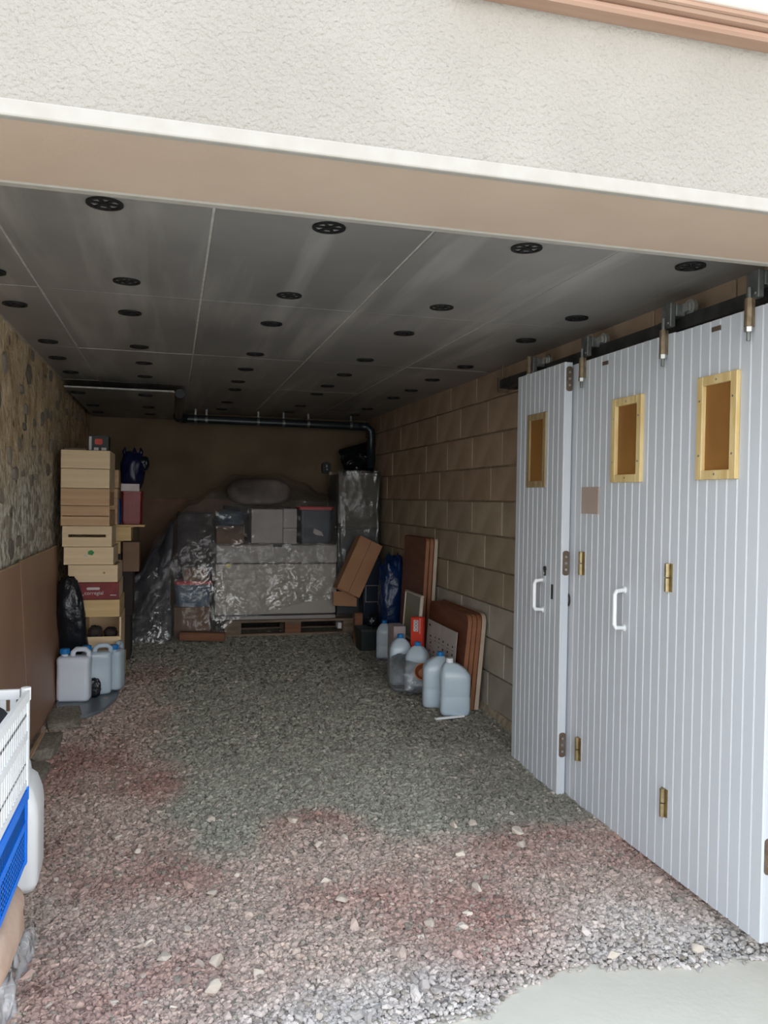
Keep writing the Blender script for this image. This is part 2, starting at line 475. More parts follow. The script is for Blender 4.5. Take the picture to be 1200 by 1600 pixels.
def gravel_material(name, chips):
    """crushed stone: reddish bed, a grey-green heap in the middle, whitish chips near the threshold"""
    m = bpy.data.materials.new(name)
    m.use_nodes = True
    n, l = m.node_tree.nodes, m.node_tree.links
    p = n['Principled BSDF']
    p.inputs['Roughness'].default_value = 0.92
    p.inputs['Specular IOR Level'].default_value = 0.15
    g = n.new('ShaderNodeNewGeometry')
    nz = n.new('ShaderNodeTexNoise'); nz.inputs['Scale'].default_value = 2.2; nz.inputs['Detail'].default_value = 5
    l.new(g.outputs['Position'], nz.inputs['Vector'])
    sep = n.new('ShaderNodeSeparateXYZ'); l.new(g.outputs['Position'], sep.inputs[0])
    def math_(op, a, b=None, c=None):
        q = n.new('ShaderNodeMath'); q.operation = op
        for i, v in enumerate((a, b, c)):
            if v is None: continue
            if isinstance(v, (int, float)): q.inputs[i].default_value = v
            else: l.new(v, q.inputs[i])
        return q.outputs[0]
    def ramp(v, a, b):
        q = n.new('ShaderNodeMapRange'); q.interpolation_type = 'SMOOTHSTEP'
        q.inputs['From Min'].default_value = a; q.inputs['From Max'].default_value = b
        l.new(v, q.inputs['Value']); return q.outputs[0]
    def mixc(f, a, b):
        q = n.new('ShaderNodeMix'); q.data_type = 'RGBA'
        l.new(f, q.inputs[0])
        for i, v in ((6, a), (7, b)):
            if isinstance(v, tuple): q.inputs[i].default_value = v
            else: l.new(v, q.inputs[i])
        return q.outputs[2]
    wob = math_('MULTIPLY', math_('SUBTRACT', nz.outputs['Fac'], 0.5), 0.9)
    xw = math_('ADD', sep.outputs['X'], wob)
    yw = math_('ADD', sep.outputs['Y'], math_('MULTIPLY', wob, 0.8))
    # grey heap: x > ~0.05 and y > ~3.15, fading red again far left
    grey = math_('MULTIPLY', ramp(xw, -0.12, 0.16), ramp(yw, 3.02, 3.22))
    # spur of red at x 0.55
    dx = math_('MULTIPLY', math_('SUBTRACT', sep.outputs['X'], 0.55), 3.6)
    dy = math_('MULTIPLY', math_('SUBTRACT', sep.outputs['Y'], 3.2), 3.4)
    d = math_('SQRT', math_('ADD', math_('MULTIPLY', dx, dx), math_('MULTIPLY', dy, dy)))
    grey = math_('MULTIPLY', grey, ramp(math_('ADD', d, wob), 0.55, 1.0))
    # far floor grows dull brown-grey all over
    grey = math_('MAXIMUM', grey, ramp(yw, 5.6, 6.6))
    # red strength patches
    n3 = n.new('ShaderNodeTexNoise'); n3.inputs['Scale'].default_value = 1.6; n3.inputs['Detail'].default_value = 4
    l.new(g.outputs['Position'], n3.inputs['Vector'])
    redmix = mixc(ramp(n3.outputs['Fac'], 0.42, 0.66), srgb(184,165,154), srgb(162,130,121))
    c = mixc(grey, redmix, srgb(156,155,142))
    # dark soil along the right and at the boundary
    dk = math_('MULTIPLY', ramp(xw, 1.15, 1.5), ramp(yw, 2.9, 3.3))
    c = mixc(math_('MULTIPLY', dk, 0.55), c, srgb(118,114,104))
    # pale limestone chips spread near the threshold
    edge = math_('ADD', yw, math_('MULTIPLY', sep.outputs['X'], -0.16))
    pale = ramp(edge, 2.42, 1.98)
    q2 = n.new('ShaderNodeMapRange'); q2.interpolation_type = 'SMOOTHSTEP'
    q2.inputs['From Min'].default_value = 1.93; q2.inputs['From Max'].default_value = 2.30
    q2.inputs['To Min'].default_value = 1.0; q2.inputs['To Max'].default_value = 0.0
    l.new(edge, q2.inputs['Value'])
    c = mixc(q2.outputs[0], c, srgb(186,180,176))
    if chips:
        oi = n.new('ShaderNodeObjectInfo')
        r2 = n.new('ShaderNodeMapRange'); r2.inputs['To Min'].default_value = 0.72; r2.inputs['To Max'].default_value = 1.28
        l.new(oi.outputs['Random'], r2.inputs['Value'])
        wn_ = n.new('ShaderNodeTexWhiteNoise'); wn_.noise_dimensions = '1D'
        l.new(oi.outputs['Random'], wn_.inputs['W'])
        c = mixc(ramp(wn_.outputs['Value'], 0.95, 0.985), c, srgb(186,174,163))
        c = mixc(ramp(wn_.outputs['Value'], 0.12, 0.06), c, srgb(140,132,122))
        h = n.new('ShaderNodeHueSaturation')
        l.new(r2.outputs[0], h.inputs['Value']); l.new(c, h.inputs['Color'])
        c = h.outputs[0]
    else:
        v = n.new('ShaderNodeTexVoronoi'); v.inputs['Scale'].default_value = 75
        l.new(g.outputs['Position'], v.inputs['Vector'])
        h = n.new('ShaderNodeHueSaturation')
        s2 = n.new('ShaderNodeSeparateColor'); l.new(v.outputs['Color'], s2.inputs[0])
        r2 = n.new('ShaderNodeMapRange'); r2.inputs['To Min'].default_value = 0.6; r2.inputs['To Max'].default_value = 1.25
        l.new(s2.outputs[0], r2.inputs['Value'])
        l.new(r2.outputs[0], h.inputs['Value']); l.new(c, h.inputs['Color'])
        c = h.outputs[0]
        bp = n.new('ShaderNodeBump'); bp.inputs['Strength'].default_value = 0.9; bp.inputs['Distance'].default_value = 0.008
        inv = math_('SUBTRACT', 1.0, v.outputs['Distance'])
        l.new(inv, bp.inputs['Height']); l.new(bp.outputs[0], p.inputs['Normal'])
    l.new(c, p.inputs['Base Color'])
    return m
M['gravel_bed'] = gravel_material('gravel_bed', False)
M['gravel_chip'] = gravel_material('gravel_chips', True)
M['pale_stone'] = mat('pale_limestone', srgb(206,194,180), srgb(186,174,161), rough=0.9, scale=20, rand=0.14, spec=0.15)

# ================================================================ SETTING
def build_setting():
    # floor: sloping gravel bed
    def fl(u, v):
        x = -0.95 + 3.1*u
        y = 1.6 + 6.7*v
        e = gravel_edge(x)
        z = floor_z(x, y) + 0.008*fz((x, y, 0), 3.0)
        k = sstep(e-0.05, e+0.25, y)
        return (x, y, -0.012 + (z+0.012)*k)
    mb = MB(); mb.grid(fl, 130, 260)
    fo = mb.build('floor', M['gravel_bed'], smooth=True)
    structure(fo, 'gravel floor of the garage, reddish in front and grey-green behind')
    # forecourt slab
    mb = MB(); mb.box(-16, 16, -18, 1.7, -0.2, 0.0)
    mb.box(-1.2, 2.4, 1.7, 2.32, -0.2, 0.0)
    structure(mb.build('forecourt', M['concrete']), 'pale concrete forecourt before the garage opening')

    # facade with the opening, one piece round it
    mb = MB()
    mb.box(-6, 7, 1.63, 1.975, 2.153, 4.2)
    mb.box(-6, -0.80, 1.63, 1.975, 0, 2.153)
    mb.box(2.02, 7, 1.63, 1.975, 0, 2.153)
    wf = structure(mb.build('wall_front', M['roughcast']), 'cream roughcast wall over the garage opening')
    mb = MB(); mb.box(-0.80, 2.02, 1.640, 1.972, 2.147, 2.155)
    mb.build('lintel_soffit', M['smooth_render'], wf)['label'] = 'smooth beige underside of the lintel'
    mb = MB()
    def bead(u, v):
        x = -6 + 13*u
        return (x, 1.622-0.004*fz((x, 0, 0), 2.0), 2.147 + 0.029*v)
    mb.box(-6, 7, 1.621, 1.642, 2.145, 2.178)
    mb.build('edge_bead', M['bead'], wf, bevel=0.004, seg=2)['label'] = 'smooth white bead along the outer lintel edge'
    mb = MB(); mb.box(-0.80, 2.02, 1.962, 1.990, 2.143, 2.20)
    mb.build('edge_bead', M['bead'], wf, bevel=0.003)['label'] = 'white bead along the inner lintel edge'
    # window sill band above right
    t = structure(MB().box(0.55, 3.2, 1.545, 1.64, 2.558, 2.75).build('trim_1', M['sill_pink'], bevel=0.006, seg=2), 'pale pink window sill over the garage opening')
    MB().box(0.55, 3.2, 1.565, 1.64, 2.540, 2.560).build('moulding', M['sill_brown'], t, bevel=0.006)
    MB().box(0.55, 3.2, 1.585, 1.64, 2.521, 2.542).build('moulding', M['sill_brown'], t, bevel=0.006)
    MB().cyl((0.55, 1.562, 2.553), (3.2, 1.562, 2.553), 0.007, 8).build('bead', M['sill_brown'], t)

    # left wall
    rnd = random.Random(3)
    def lw(u, v):
        y = 1.9 + 6.3*u; z = -0.1 + 2.5*v
        return (XL - 0.006 - 0.012*abs(fz((0, y, z), 3.2, 1)) + 0.004*fz((0, y, z), 11, 2), y, z)
    mb = MB(); mb.grid(lw, 190, 90)
    mb.box(-1.1, XL-0.03, 1.63, 8.4, -0.1, 2.4)
    wl_ = structure(mb.build('wall_left', M['stone_mortar'], smooth=True), 'rubble stone wall pointed with lime mortar')
    protos = []
    for k in range(8):
        bm = bmesh.new()
        bmesh.ops.create_icosphere(bm, subdivisions=2, radius=1.0)
        for v in bm.verts:
            c = v.co
            e = 0.55
            q = Vector((math.copysign(abs(c.x)**e, c.x), math.copysign(abs(c.y)**e, c.y), math.copysign(abs(c.z)**e, c.z)))
            q *= 0.78*(1 + 0.22*noise.noise(c*1.6 + Vector((k*9.1, 0, 0))) + 0.08*noise.noise(c*4 + Vector((0, k*5.0, 0))))
            v.co = q
        me = bpy.data.meshes.new('stone'); bm.to_mesh(me); bm.free()
        me.materials.append(M['stone'])
        protos.append(me)
    placed = []
    big = [(3.97,1.88,.055),(4.55,1.99,.05),(4.25,1.63,.05),(5.05,1.35,.05),(4.5,1.20,.055),(4.25,1.28,.06),(4.3,1.17,.075),(4.5,1.70,.04),
           (4.9,1.21,.05),(4.75,1.13,.05),(5.35,1.18,.045),(5.25,1.9,.045),(5.6,1.95,.05),(4.8,1.42,.035),(4.62,1.55,.03),(5.2,1.27,.04),(4.05,1.43,.04),
           (5.5,1.60,.05),(5.15,1.65,.045),(4.95,1.85,.03),(4.12,2.06,.055),(4.78,2.10,.05),(5.9,2.05,.04)]
    for s in big: placed.append(s)
    tries = 0
    while len(placed) < 84 and tries < 6000:
        tries += 1
        y, z, r_ = rnd.uniform(2.1, 7.6), rnd.uniform(1.08, 2.22), rnd.choice([.022,.028,.034,.042,.05])
        if all((y-a)**2 + (z-b)**2 > (r_+c+0.025)**2 for a, b, c in placed):
            placed.append((y, z, r_))
    for i, (y, z, r_) in enumerate(placed):
        o = bpy.data.objects.new('stone', protos[i % 8]); col.objects.link(o); o.parent = wl_
        o.location = (XL-0.006, y, z)
        o.rotation_euler = (rnd.uniform(-.7, .7), 0, 0)
        o.scale = (0.014, r_*rnd.uniform(0.7, 1.7), r_*rnd.uniform(0.6, 1.2))
    # footing stones along the base of the left wall
    for (y, x, ly, lx, h) in [(5.0,-.60,.24,.11,.045),(4.5,-.64,.22,.09,.055),(4.05,-.64,.2,.09,.05),(3.62,-.63,.2,.10,.06),(3.22,-.66,.18,.09,.05)]:
        o = bpy.data.objects.new('footing_stone', protos[int(y*10) % 8].copy()); col.objects.link(o); o.parent = wl_
        o.data.materials.clear(); o.data.materials.append(M['stone_slab'])
        o.location = (x, y, floor_z(x, y)+0.005); o.scale = (lx*1.2, ly*1.2, h); o.rotation_euler = (0, 0, rnd.uniform(-.15, .15))

    # right wall: every block its own piece in recessed mortar
    wr = structure(MB().box(XR, XR+0.2, 1.63, 8.35, -0.1, 2.4).build('wall_right', M['mortar']), 'concrete block wall behind the folding door')
    def block_mesh(L, H, mk_):
        mb_ = MB(); mb_.box(-0.010, 0.010, -L/2, L/2, -H/2, H/2)
        me = bpy.data.meshes.new('block'); me.from_pydata(mb_.v, [], mb_.f); me.materials.append(M[mk_])
        bm = bmesh.new(); bm.from_mesh(me)
        bmesh.ops.recalc_face_normals(bm, faces=bm.faces)
        bmesh.ops.bevel(bm, geom=[e for e in bm.edges], offset=0.004, segments=1, affect='EDGES')
        bm.to_mesh(me); bm.free()
        return me
    Hc, L = 0.2155, 0.505
    full, mid, low, top = [block_mesh(L-0.008, h_, k_) for h_, k_ in ((Hc-0.008, 'block_top'), (Hc-0.008, 'block_mid'), (Hc-0.008, 'block_low'), (0.168, 'block_top'))]
    for ci in range(11):
        zt = 2.09 - Hc*(ci-1)
        if zt < 0.12: break
        off = (0.25 if ci % 2 else 0.0) + rnd.uniform(-.06, .06)
        y = 1.98 - off
        while y < 8.2:
            y0, y1 = max(y, 1.985), min(y+L, YB)
            if y1-y0 > 0.08:
                me = top if ci == 0 else full if ci < 4 else mid if ci < 7 else low
                o = bpy.data.objects.new('block', me); col.objects.link(o); o.parent = wr
                zc = 2.09+0.0875 if ci == 0 else zt - Hc/2
                o.location = (XR-0.006+rnd.uniform(-.002, .002), (y0+y1)/2, zc)
                o.scale = (1, (y1-y0-0.008)/(L-0.008), 1)
            y += L
    mb = MB()
    def ft(u, v):
        y = 2.0 + 6.1*u
        x = XR - 0.048*(1-v) - 0.012 + 0.012*fz((0, y, v), 3)
        return (x, y, floor_z(x, y) - 0.02 + 0.065*v + 0.006*fz((0, y, 0), 8))
    mb.grid(ft, 120, 5)
    mb.build('mortar_fillet', M['mortar'], wr, smooth=True)['label'] = 'rough mortar fillet along the foot of the wall'

    # back wall
    wb = structure(MB().box(-1.1, 2.2, YB, YB+0.2, -0.1, 2.4).build('wall_back', M['backwall']), 'dim ochre back wall')

    # ceiling and its boards
    ce = structure(MB().box(-1.1, 2.2, 1.975, 8.35, ZC-0.002, ZC+0.2).build('ceiling', M['pale_joint']), 'garage ceiling lined with grey insulation boards')
    xs = [XL, -0.515, 0.104, 0.752, 1.375, XR]
    ys = [1.978, 3.40, 4.73, 6.05, 7.37, YB]
    for i in range(5):
        for j in range(5):
            g = 0.004
            dz = rnd.uniform(0.001, .004)
            mb = MB(); mb.box(xs[i]+g, xs[i+1]-g, ys[j]+g, ys[j+1]-g, ZC-0.002-dz, ZC+0.01)
            mb.build('insulation_board', M['panel'], ce, bevel=0.002)
    # wheel-shaped fixing discs
    mb = MB()
    n = 20
    def ring(r_in, r_out, z0, z1, k=20):
        rings = []
        for (r_, z) in ((r_out, z0), (r_out, z1), (r_in, z1), (r_in, z0)):
            rings.append([(r_*math.cos(2*math.pi*a/k), r_*math.sin(2*math.pi*a/k), z) for a in range(k)])
        rings.append(rings[0])
        mb.loft(rings, cap0=False, cap1=False)
    ring(0.040, 0.050, -0.008, 0.0)
    mb.cyl((0,0,-0.009), (0,0,0), 0.014, 10)
    for k in range(6):
        mb.box(0.010, 0.043, -0.0045, 0.0045, -0.007, 0.0, Matrix.Rotation(k*math.pi/3+0.2, 4, 'Z'))
    disc0 = None
    rows = [2.37, 3.20, 3.74, 4.57, 5.13, 5.70, 6.17, 7.02, 7.6]
    cols = [-0.655, -0.19, 0.44, 1.07, 1.69]
    for j, y in enumerate(rows):
        for i, x in enumerate(cols):
            if i == 0 and y < 3.0: continue
            loc = (x+rnd.uniform(-.015, .015), y+rnd.uniform(-.02, .02), ZC-0.003)
            if x < 0.05 and y > 5.85: loc = (loc[0], loc[1], 2.184-0.001)
            if disc0 is None:
                disc0 = mb.build('fixing_disc', M['disc'], ce, loc=loc)
            else:
                link_copy(disc0, ce, loc, (0, 0, rnd.uniform(0, 1)))
    # dropped board at the back left
    so = structure(MB().box(XL+0.03, 0.0, 5.96, 8.1, 2.186, 2.198).build('trim_2', M['panel']), 'dropped board casing at the back left of the ceiling')
    MB().box(XL+0.03, 0.004, 5.952, 5.962, 2.188, 2.197).build('edging', M['pale_joint'], so)
    for y in (6.5, 7.6): MB().box(XL+0.06, -0.03, y, y+0.05, 2.198, ZC-0.002).build('batten', M['pallet'], so)
    MB().box(-0.004, 0.006, 5.945, 8.1, 2.183, 2.192).build('edging', M['pale_edge'], so)
build_setting()

# gravel: loose chips nobody could count, one object
def build_gravel():
    rnd = np.random.default_rng(5)
    pts, sc, rot = [], [], []
    bands = [(1.85, 3.0, 13000, .005, .0115), (3.0, 4.2, 9500, .006, .013), (4.2, 5.6, 4200, .007, .014), (5.6, 7.4, 2000, .009, .016)]
    for (y0, y1, dens, a, b) in bands:
        N = int(dens*(y1-y0)*2.75)
        x = rnd.uniform(-0.74, 1.93, N); y = rnd.uniform(y0, y1, N)
        s = a + (b-a)*rnd.random(N)**2.2
        for i in range(N):
            e = gravel_edge(x[i])
            if y[i] < e: continue
            dd = y[i]-e
            if dd < 0.06 and rnd.random() > dd/0.06*0.8+0.1: continue
            pts.append((x[i], y[i], floor_z(x[i], y[i])*sstep(e-0.05, e+0.25, y[i]) + 0.008*fz((x[i], y[i], 0), 3.0)*sstep(e, e+.3, y[i]) + s[i]*0.15))
            sc.append(s[i])
    # strays and medium stones
    for k in range(420):
        x_, y_ = rnd.uniform(-0.6, 1.9), 1.95+4.6*rnd.random()**1.6
        if y_ < gravel_edge(x_)+0.05: continue
        s_ = rnd.uniform(.013, .021)
        pts.append((x_, y_, floor_z(x_, y_)+s_*0.1)); sc.append(s_)
    me = bpy.data.meshes.new('gravel')
    me.from_pydata(pts, [], [])
    at = me.attributes.new('size', 'FLOAT', 'POINT')
    at.data.foreach_set('value', np.array(sc, dtype=np.float32))
    o = bpy.data.objects.new('gravel', me); col.objects.link(o)
    o['kind'] = 'stuff'; o['label'] = 'loose crushed stone covering the garage floor'; o['category'] = 'gravel'
    ng = bpy.data.node_groups.new('gravel_chips', 'GeometryNodeTree')
    ng.interface.new_socket('Geometry', in_out='INPUT', socket_type='NodeSocketGeometry')
    ng.interface.new_socket('Geometry', in_out='OUTPUT', socket_type='NodeSocketGeometry')
    n, l = ng.nodes, ng.links
    gi, go = n.new('NodeGroupInput'), n.new('NodeGroupOutput')
    join = n.new('GeometryNodeGeometryToInstance')
    for k in range(6):
        ico = n.new('GeometryNodeMeshIcoSphere'); ico.inputs['Radius'].default_value = 1.0; ico.inputs['Subdivisions'].default_value = 1 if k < 2 else 2
        sp = n.new('GeometryNodeSetPosition')
        nz = n.new('ShaderNodeTexNoise'); nz.noise_dimensions = '4D'; nz.inputs['W'].default_value = k*3.7; nz.inputs['Scale'].default_value = 0.9
        pos = n.new('GeometryNodeInputPosition')
        l.new(pos.outputs[0], nz.inputs['Vector'])
        sub = n.new('ShaderNodeVectorMath'); sub.operation = 'SUBTRACT'; sub.inputs[1].default_value = (.5, .5, .5)
        l.new(nz.outputs['Color'], sub.inputs[0])
        scv = n.new('ShaderNodeVectorMath'); scv.operation = 'SCALE'; scv.inputs['Scale'].default_value = 2.0
        l.new(sub.outputs[0], scv.inputs[0])
        l.new(ico.outputs['Mesh'], sp.inputs['Geometry']); l.new(scv.outputs[0], sp.inputs['Offset'])
        sm = n.new('GeometryNodeSetMaterial'); sm.inputs['Material'].default_value = M['gravel_chip']
        l.new(sp.outputs[0], sm.inputs['Geometry'])
        l.new(sm.outputs[0], join.inputs[0])
    ip = n.new('GeometryNodeInstanceOnPoints')
    m2p = n.new('GeometryNodeMeshToPoints')
    l.new(gi.outputs[0], m2p.inputs[0])
    l.new(m2p.outputs[0], ip.inputs['Points'])
    l.new(join.outputs[0], ip.inputs['Instance'])
    ip.inputs['Pick Instance'].default_value = True
    rv = n.new('FunctionNodeRandomValue'); rv.data_type = 'FLOAT_VECTOR'
    rv.inputs[0].default_value = (-0.7, -0.7, 0); rv.inputs[1].default_value = (0.7, 0.7, 6.28)
    e2r = n.new('FunctionNodeEulerToRotation')
    l.new(rv.outputs[0], e2r.inputs[0]); l.new(e2r.outputs[0], ip.inputs['Rotation'])
    na = n.new('GeometryNodeInputNamedAttribute'); na.data_type = 'FLOAT'; na.inputs['Name'].default_value = 'size'
    rv2 = n.new('FunctionNodeRandomValue'); rv2.data_type = 'FLOAT_VECTOR'
    rv2.inputs[0].default_value = (0.75, 0.7, 0.45); rv2.inputs[1].default_value = (1.5, 1.1, 0.85); rv2.inputs['Seed'].default_value = 4
    vm = n.new('ShaderNodeVectorMath'); vm.operation = 'SCALE'
    l.new(rv2.outputs[0], vm.inputs[0]); l.new(na.outputs['Attribute'], vm.inputs['Scale'])
    l.new(vm.outputs[0], ip.inputs['Scale'])
    l.new(ip.outputs[0], go.inputs[0])
    md = o.modifiers.new('chips', 'NODES'); md.node_group = ng
build_gravel()

# the pale stones that stand out on the gravel
def build_stones():
    rnd = random.Random(11)
    protos = []
    for k in range(5):
        bm = bmesh.new()
        for q_ in range(15):
            a, b = rnd.uniform(0, 6.28), rnd.uniform(-1, 1)
            bm.verts.new((math.cos(a)*math.sqrt(1-b*b)*rnd.uniform(.7,1.15), math.sin(a)*math.sqrt(1-b*b)*rnd.uniform(.7,1.15), b*rnd.uniform(.8,1)))
        res = bmesh.ops.convex_hull(bm, input=bm.verts)
        bmesh.ops.delete(bm, geom=[v for v in bm.verts if not v.link_faces], context='VERTS')
        bmesh.ops.bevel(bm, geom=bm.edges[:], offset=.06, segments=1, affect='EDGES')
        me = bpy.data.meshes.new('stone'); bm.to_mesh(me); bm.free(); me.materials.append(M['pale_stone']); protos.append(me)
    sp = [(.15,2.42,.034,'biggest pale stone at the front of the gravel, shaped like a tooth'),
          (.13,2.30,.033,'rounded pale stone nearest the threshold, below the tooth-shaped one'),
          (.05,2.61,.026,'pale stone alone above and left of the tooth-shaped stone'),
          (.15,2.83,.022,'pale stone halfway between threshold and grey gravel, left of middle'),
          (.58,2.69,.028,'bright pale stone in the middle of the reddish gravel'),
          (.55,2.83,.022,'small pale stone just behind the bright one in the middle of the reddish gravel'),
          (.18,3.43,.028,'flat pale stone on the left edge of the grey-green gravel'),
          (-.12,3.2,.022,'pale pebble in the reddish gravel level with the blue crate, nearer one'),
          (-.2,3.34,.022,'pale pebble in the reddish gravel level with the blue crate, further one'),
          (1.1,2.92,.024,'pale stone on reddish gravel before the folding door, further of two in line'),
          (1.07,2.67,.026,'pale stone on reddish gravel before the folding door, nearer of two in line'),
          (.84,2.48,.028,'pale stone at the rim of the whitish chips, right of middle'),
          (.98,2.52,.02,'small pale stone just right of a bigger one at the rim of whitish chips'),
          (1.40,3.05,.033,'large grey-white stone lying near the folding door, right of the others'),
          (1.25,3.17,.026,'right one of two pale stones side by side where the grey gravel begins'),
          (1.16,3.17,.026,'left one of two pale stones side by side where the grey gravel begins'),
          (1.37,2.95,.028,'greyish stone just before the large grey-white stone near the door'),
          (.58,3.1,.027,'pale stone on the red spur reaching into the grey-green gravel'),
          (.82,5.63,.030,'pale stone alone on the far gravel before the pallet'),
          (-.01,2.48,.024,'leftmost pale stone of the group left of the tooth-shaped one'),
          (-.05,2.57,.018,'smallest pale pebble left of the tooth-shaped stone'),
          (.26,2.35,.022,'pale stone to the right of the rounded stone near the threshold'),
          (.24,2.94,.018,'tiny pale pebble where the gravel is rust red, left of middle'),
          (.51,3.35,.030,'broad pale stone in front of the grey-green heap, at its middle'),
          (.69,3.15,.022,'grey-white stone at the right flank of the red spur'),
          (1.34,2.2,.022,'pale stone among the whitish chips at the concrete edge, left one'),
          (1.62,2.17,.026,'pale stone among the whitish chips at the concrete edge, right one near the door')]
    for i, (x, y, r_, lab) in enumerate(sp):
        o = bpy.data.objects.new('stone', protos[i % 5]); col.objects.link(o)
        o.location = (x, y, floor_z(x, y)+r_*0.45); o.scale = (r_*1.05, r_*0.9, r_*0.6); o.rotation_euler = (rnd.uniform(-.2,.2), rnd.uniform(-.2,.2), rnd.uniform(0, 6))
        tag(o, lab, 'stone', 'pale stones on the gravel')
build_stones()

# ================================================================ FOLDING DOOR
def door_leaf(name, label, x0, y0, y1, z0, z1, win=None, thick=0.04, frame='pine', pitch=0.052, win_proud=0.014):
    """boards run upright; near (low y) end shows the leaf edge"""
    root = structure(MB().box(x0+0.008, x0+thick, y0, y1, z0, z1).build(name, M['door'], bevel=0.002), label)
    nb = max(1, round((y1-y0)/pitch)); w = (y1-y0)/nb
    zz = []
    for k in range(nb):
        a, b = y0+k*w, y0+(k+1)*w
        spans = [(z0, z1)]
        if win and b > win[0]+0.006 and a < win[1]-0.006:
            spans = [(z0, win[2]), (win[3], z1)]
            cuts = []
            if a < win[0]-0.004: cuts.append((a, win[0]))
            if b > win[1]+0.004: cuts.append((win[1], b))
            for (p, q) in cuts:
                board(p, q, win[2], win[3], x0, root)
        for (p, q) in spans:
            board(a, b, p, q, x0, root)
    if win:
        wy0, wy1, wz0, wz1 = win
        fw = 0.028
        fx0, fx1 = x0-win_proud, x0+0.03
        mb = MB()
        mb.box(fx0, fx1, wy0-0.004, wy0+fw, wz0-0.004, wz1+0.004)
        mb.box(fx0, fx1, wy1-fw, wy1+0.004, wz0-0.004, wz1+0.004)
        mb.box(fx0, fx1, wy0+fw, wy1-fw, wz0-0.004, wz0+fw)
        mb.box(fx0, fx1, wy0+fw, wy1-fw, wz1-fw, wz1+0.004)
        fr = mb.build('window_frame', M[frame], root, bevel=0.002)
        fr['label'] = 'pale pine window frame' if frame == 'pine' else 'dull brown window frame'
        MB().box(x0+0.001, x0+0.009, wy0+fw, wy1-fw, wz0+fw, wz1-fw).build('infill_panel', M['infill'], fr)['label'] = 'plain brown board filling the window'
        mb = MB()
        for (yy, z_) in ((wy0+0.014, wz0+0.08), (wy0+0.014, wz1-0.08), (wy1-0.014, wz0+0.08), (wy1-0.014, wz1-0.08), ((wy0+wy1)/2, wz0+0.014), ((wy0+wy1)/2, wz1-0.014)):
            mb.cyl((fx0-0.0015, yy, z_), (fx0+0.002, yy, z_), 0.004, 8)
        mb.build('screw_heads', M['zinc'], fr)
    return root
def board(a, b, p, q, x0, root):
    h = 0.0048
    prof = [(x0+0.010, a+0.0006), (x0+h, a+0.0006), (x0, a+h), (x0, b-h), (x0+h, b-0.0006), (x0+0.010, b-0.0006)]
    n = len(prof)
    vs_ = [(x, y, p) for x, y in prof] + [(x, y, q) for x, y in prof]
    fs_ = [tuple(range(n-1, -1, -1)), tuple(range(n, 2*n))] + [(i, (i+1) % n, n+(i+1) % n, n+i) for i in range(n)]
    MB().add(vs_, fs_).build('board', M['door'], root)
def handle(root, x, y, z0, z1):
    mb = MB()
    p = [(x, y, z0), (x-0.045, y-0.012, z0+0.004), (x-0.052, y-0.012, z0+0.016), (x-0.052, y-0.012, z1-0.016), (x-0.045, y-0.012, z1-0.004), (x, y, z1)]
    mb.tube(p, 0.0085, 10)
    for z_ in (z0, z1): mb.cyl((x-0.003, y, z_), (x+0.004, y, z_), 0.014, 12)
    mb.build('handle', M['white_plastic'], root, smooth=False)['label'] = 'white bow handle'
def knuckle_hinge(root, x, y, z, h=0.105):
    mb = MB()
    mb.box(x-0.002, x+0.002, y-0.02, y+0.02, z-h/2, z+h/2)
    mb.cyl((x-0.010, y, z-h/2), (x-0.010, y, z-0.002), 0.010, 12)
    mb.cyl((x-0.010, y, z+0.002), (x-0.010, y, z+h/2), 0.010, 12)
    mb.build('hinge', M['brass'], root)['label'] = 'brass knuckle hinge'
def edge_hinge(root, x, y, z, h=0.115):
    mb = MB(); mb.prism(rrect(0.032, h, 0.012, 3, x, z), 1, y-0.003, y+0.001)
    hg = mb.build('hinge', M['rust_steel'], root); hg['label'] = 'tarnished steel hinge plate on the leaf edge'
    mb = MB()
    for dz in (-0.03, 0.0, 0.03): mb.cyl((x, y-0.0055, z+dz), (x, y-0.002, z+dz), 0.006, 8)
    mb.build('screw_heads', M['zinc'], hg)
def hanger(root, x, y, z_rod_bottom, z_track, big=True):
    """roller above the rail, bracket and threaded rod with brass sleeve on the leaf"""
    mb = MB()
    mb.box(x+0.015, x+0.055, y-0.035, y+0.045, z_track+0.005, z_track+0.05)
    mb.box(x-0.006, x+0.016, y-0.03, y+0.03, z_track-0.035, z_track+0.055)
    for dy in (-0.018, 0.018): mb.cyl((x-0.012, y+dy, z_track-0.02), (x-0.004, y+dy, z_track-0.02), 0.007, 6)
    hg = mb.build('hanger', M['steel'], root, bevel=0.003); hg['label'] = 'steel roller hanger riding on the rail'
    mb = MB(); mb.tube([(x+0.058, y-0.05, z_track+0.035), (x+0.074, y-0.05, z_track+0.035)], 0.032, 20)
    mb.tube([(x+0.050, y-0.05, z_track+0.035), (x+0.078, y-0.05, z_track+0.035)], 0.010, 12)
    mb.box(x+0.040, x+0.054, y-0.065, y-0.02, z_track+0.020, z_track+0.050)
    mb.build('roller', M['zinc'], hg)
    mb = MB(); mb.cyl((x-0.016, y, z_rod_bottom), (x-0.016, y, z_track), 0.0065, 10)
    mb.build('threaded_rod', M['steel'], hg)
    mb = MB(); mb.cyl((x-0.016, y, z_rod_bottom+0.045), (x-0.016, y, z_rod_bottom+0.135), 0.013, 12)
    mb.box(x-0.016, x+0.004, y-0.004, y+0.022, z_rod_bottom+0.045, z_rod_bottom+0.135)
    mb.build('sleeve', M['sleeve'], hg)
    mb = MB(); mb.cyl((x-0.016, y, z_rod_bottom+0.028), (x-0.016, y, z_rod_bottom+0.044), 0.014, 6)
    mb.build('nut', M['zinc'], hg)

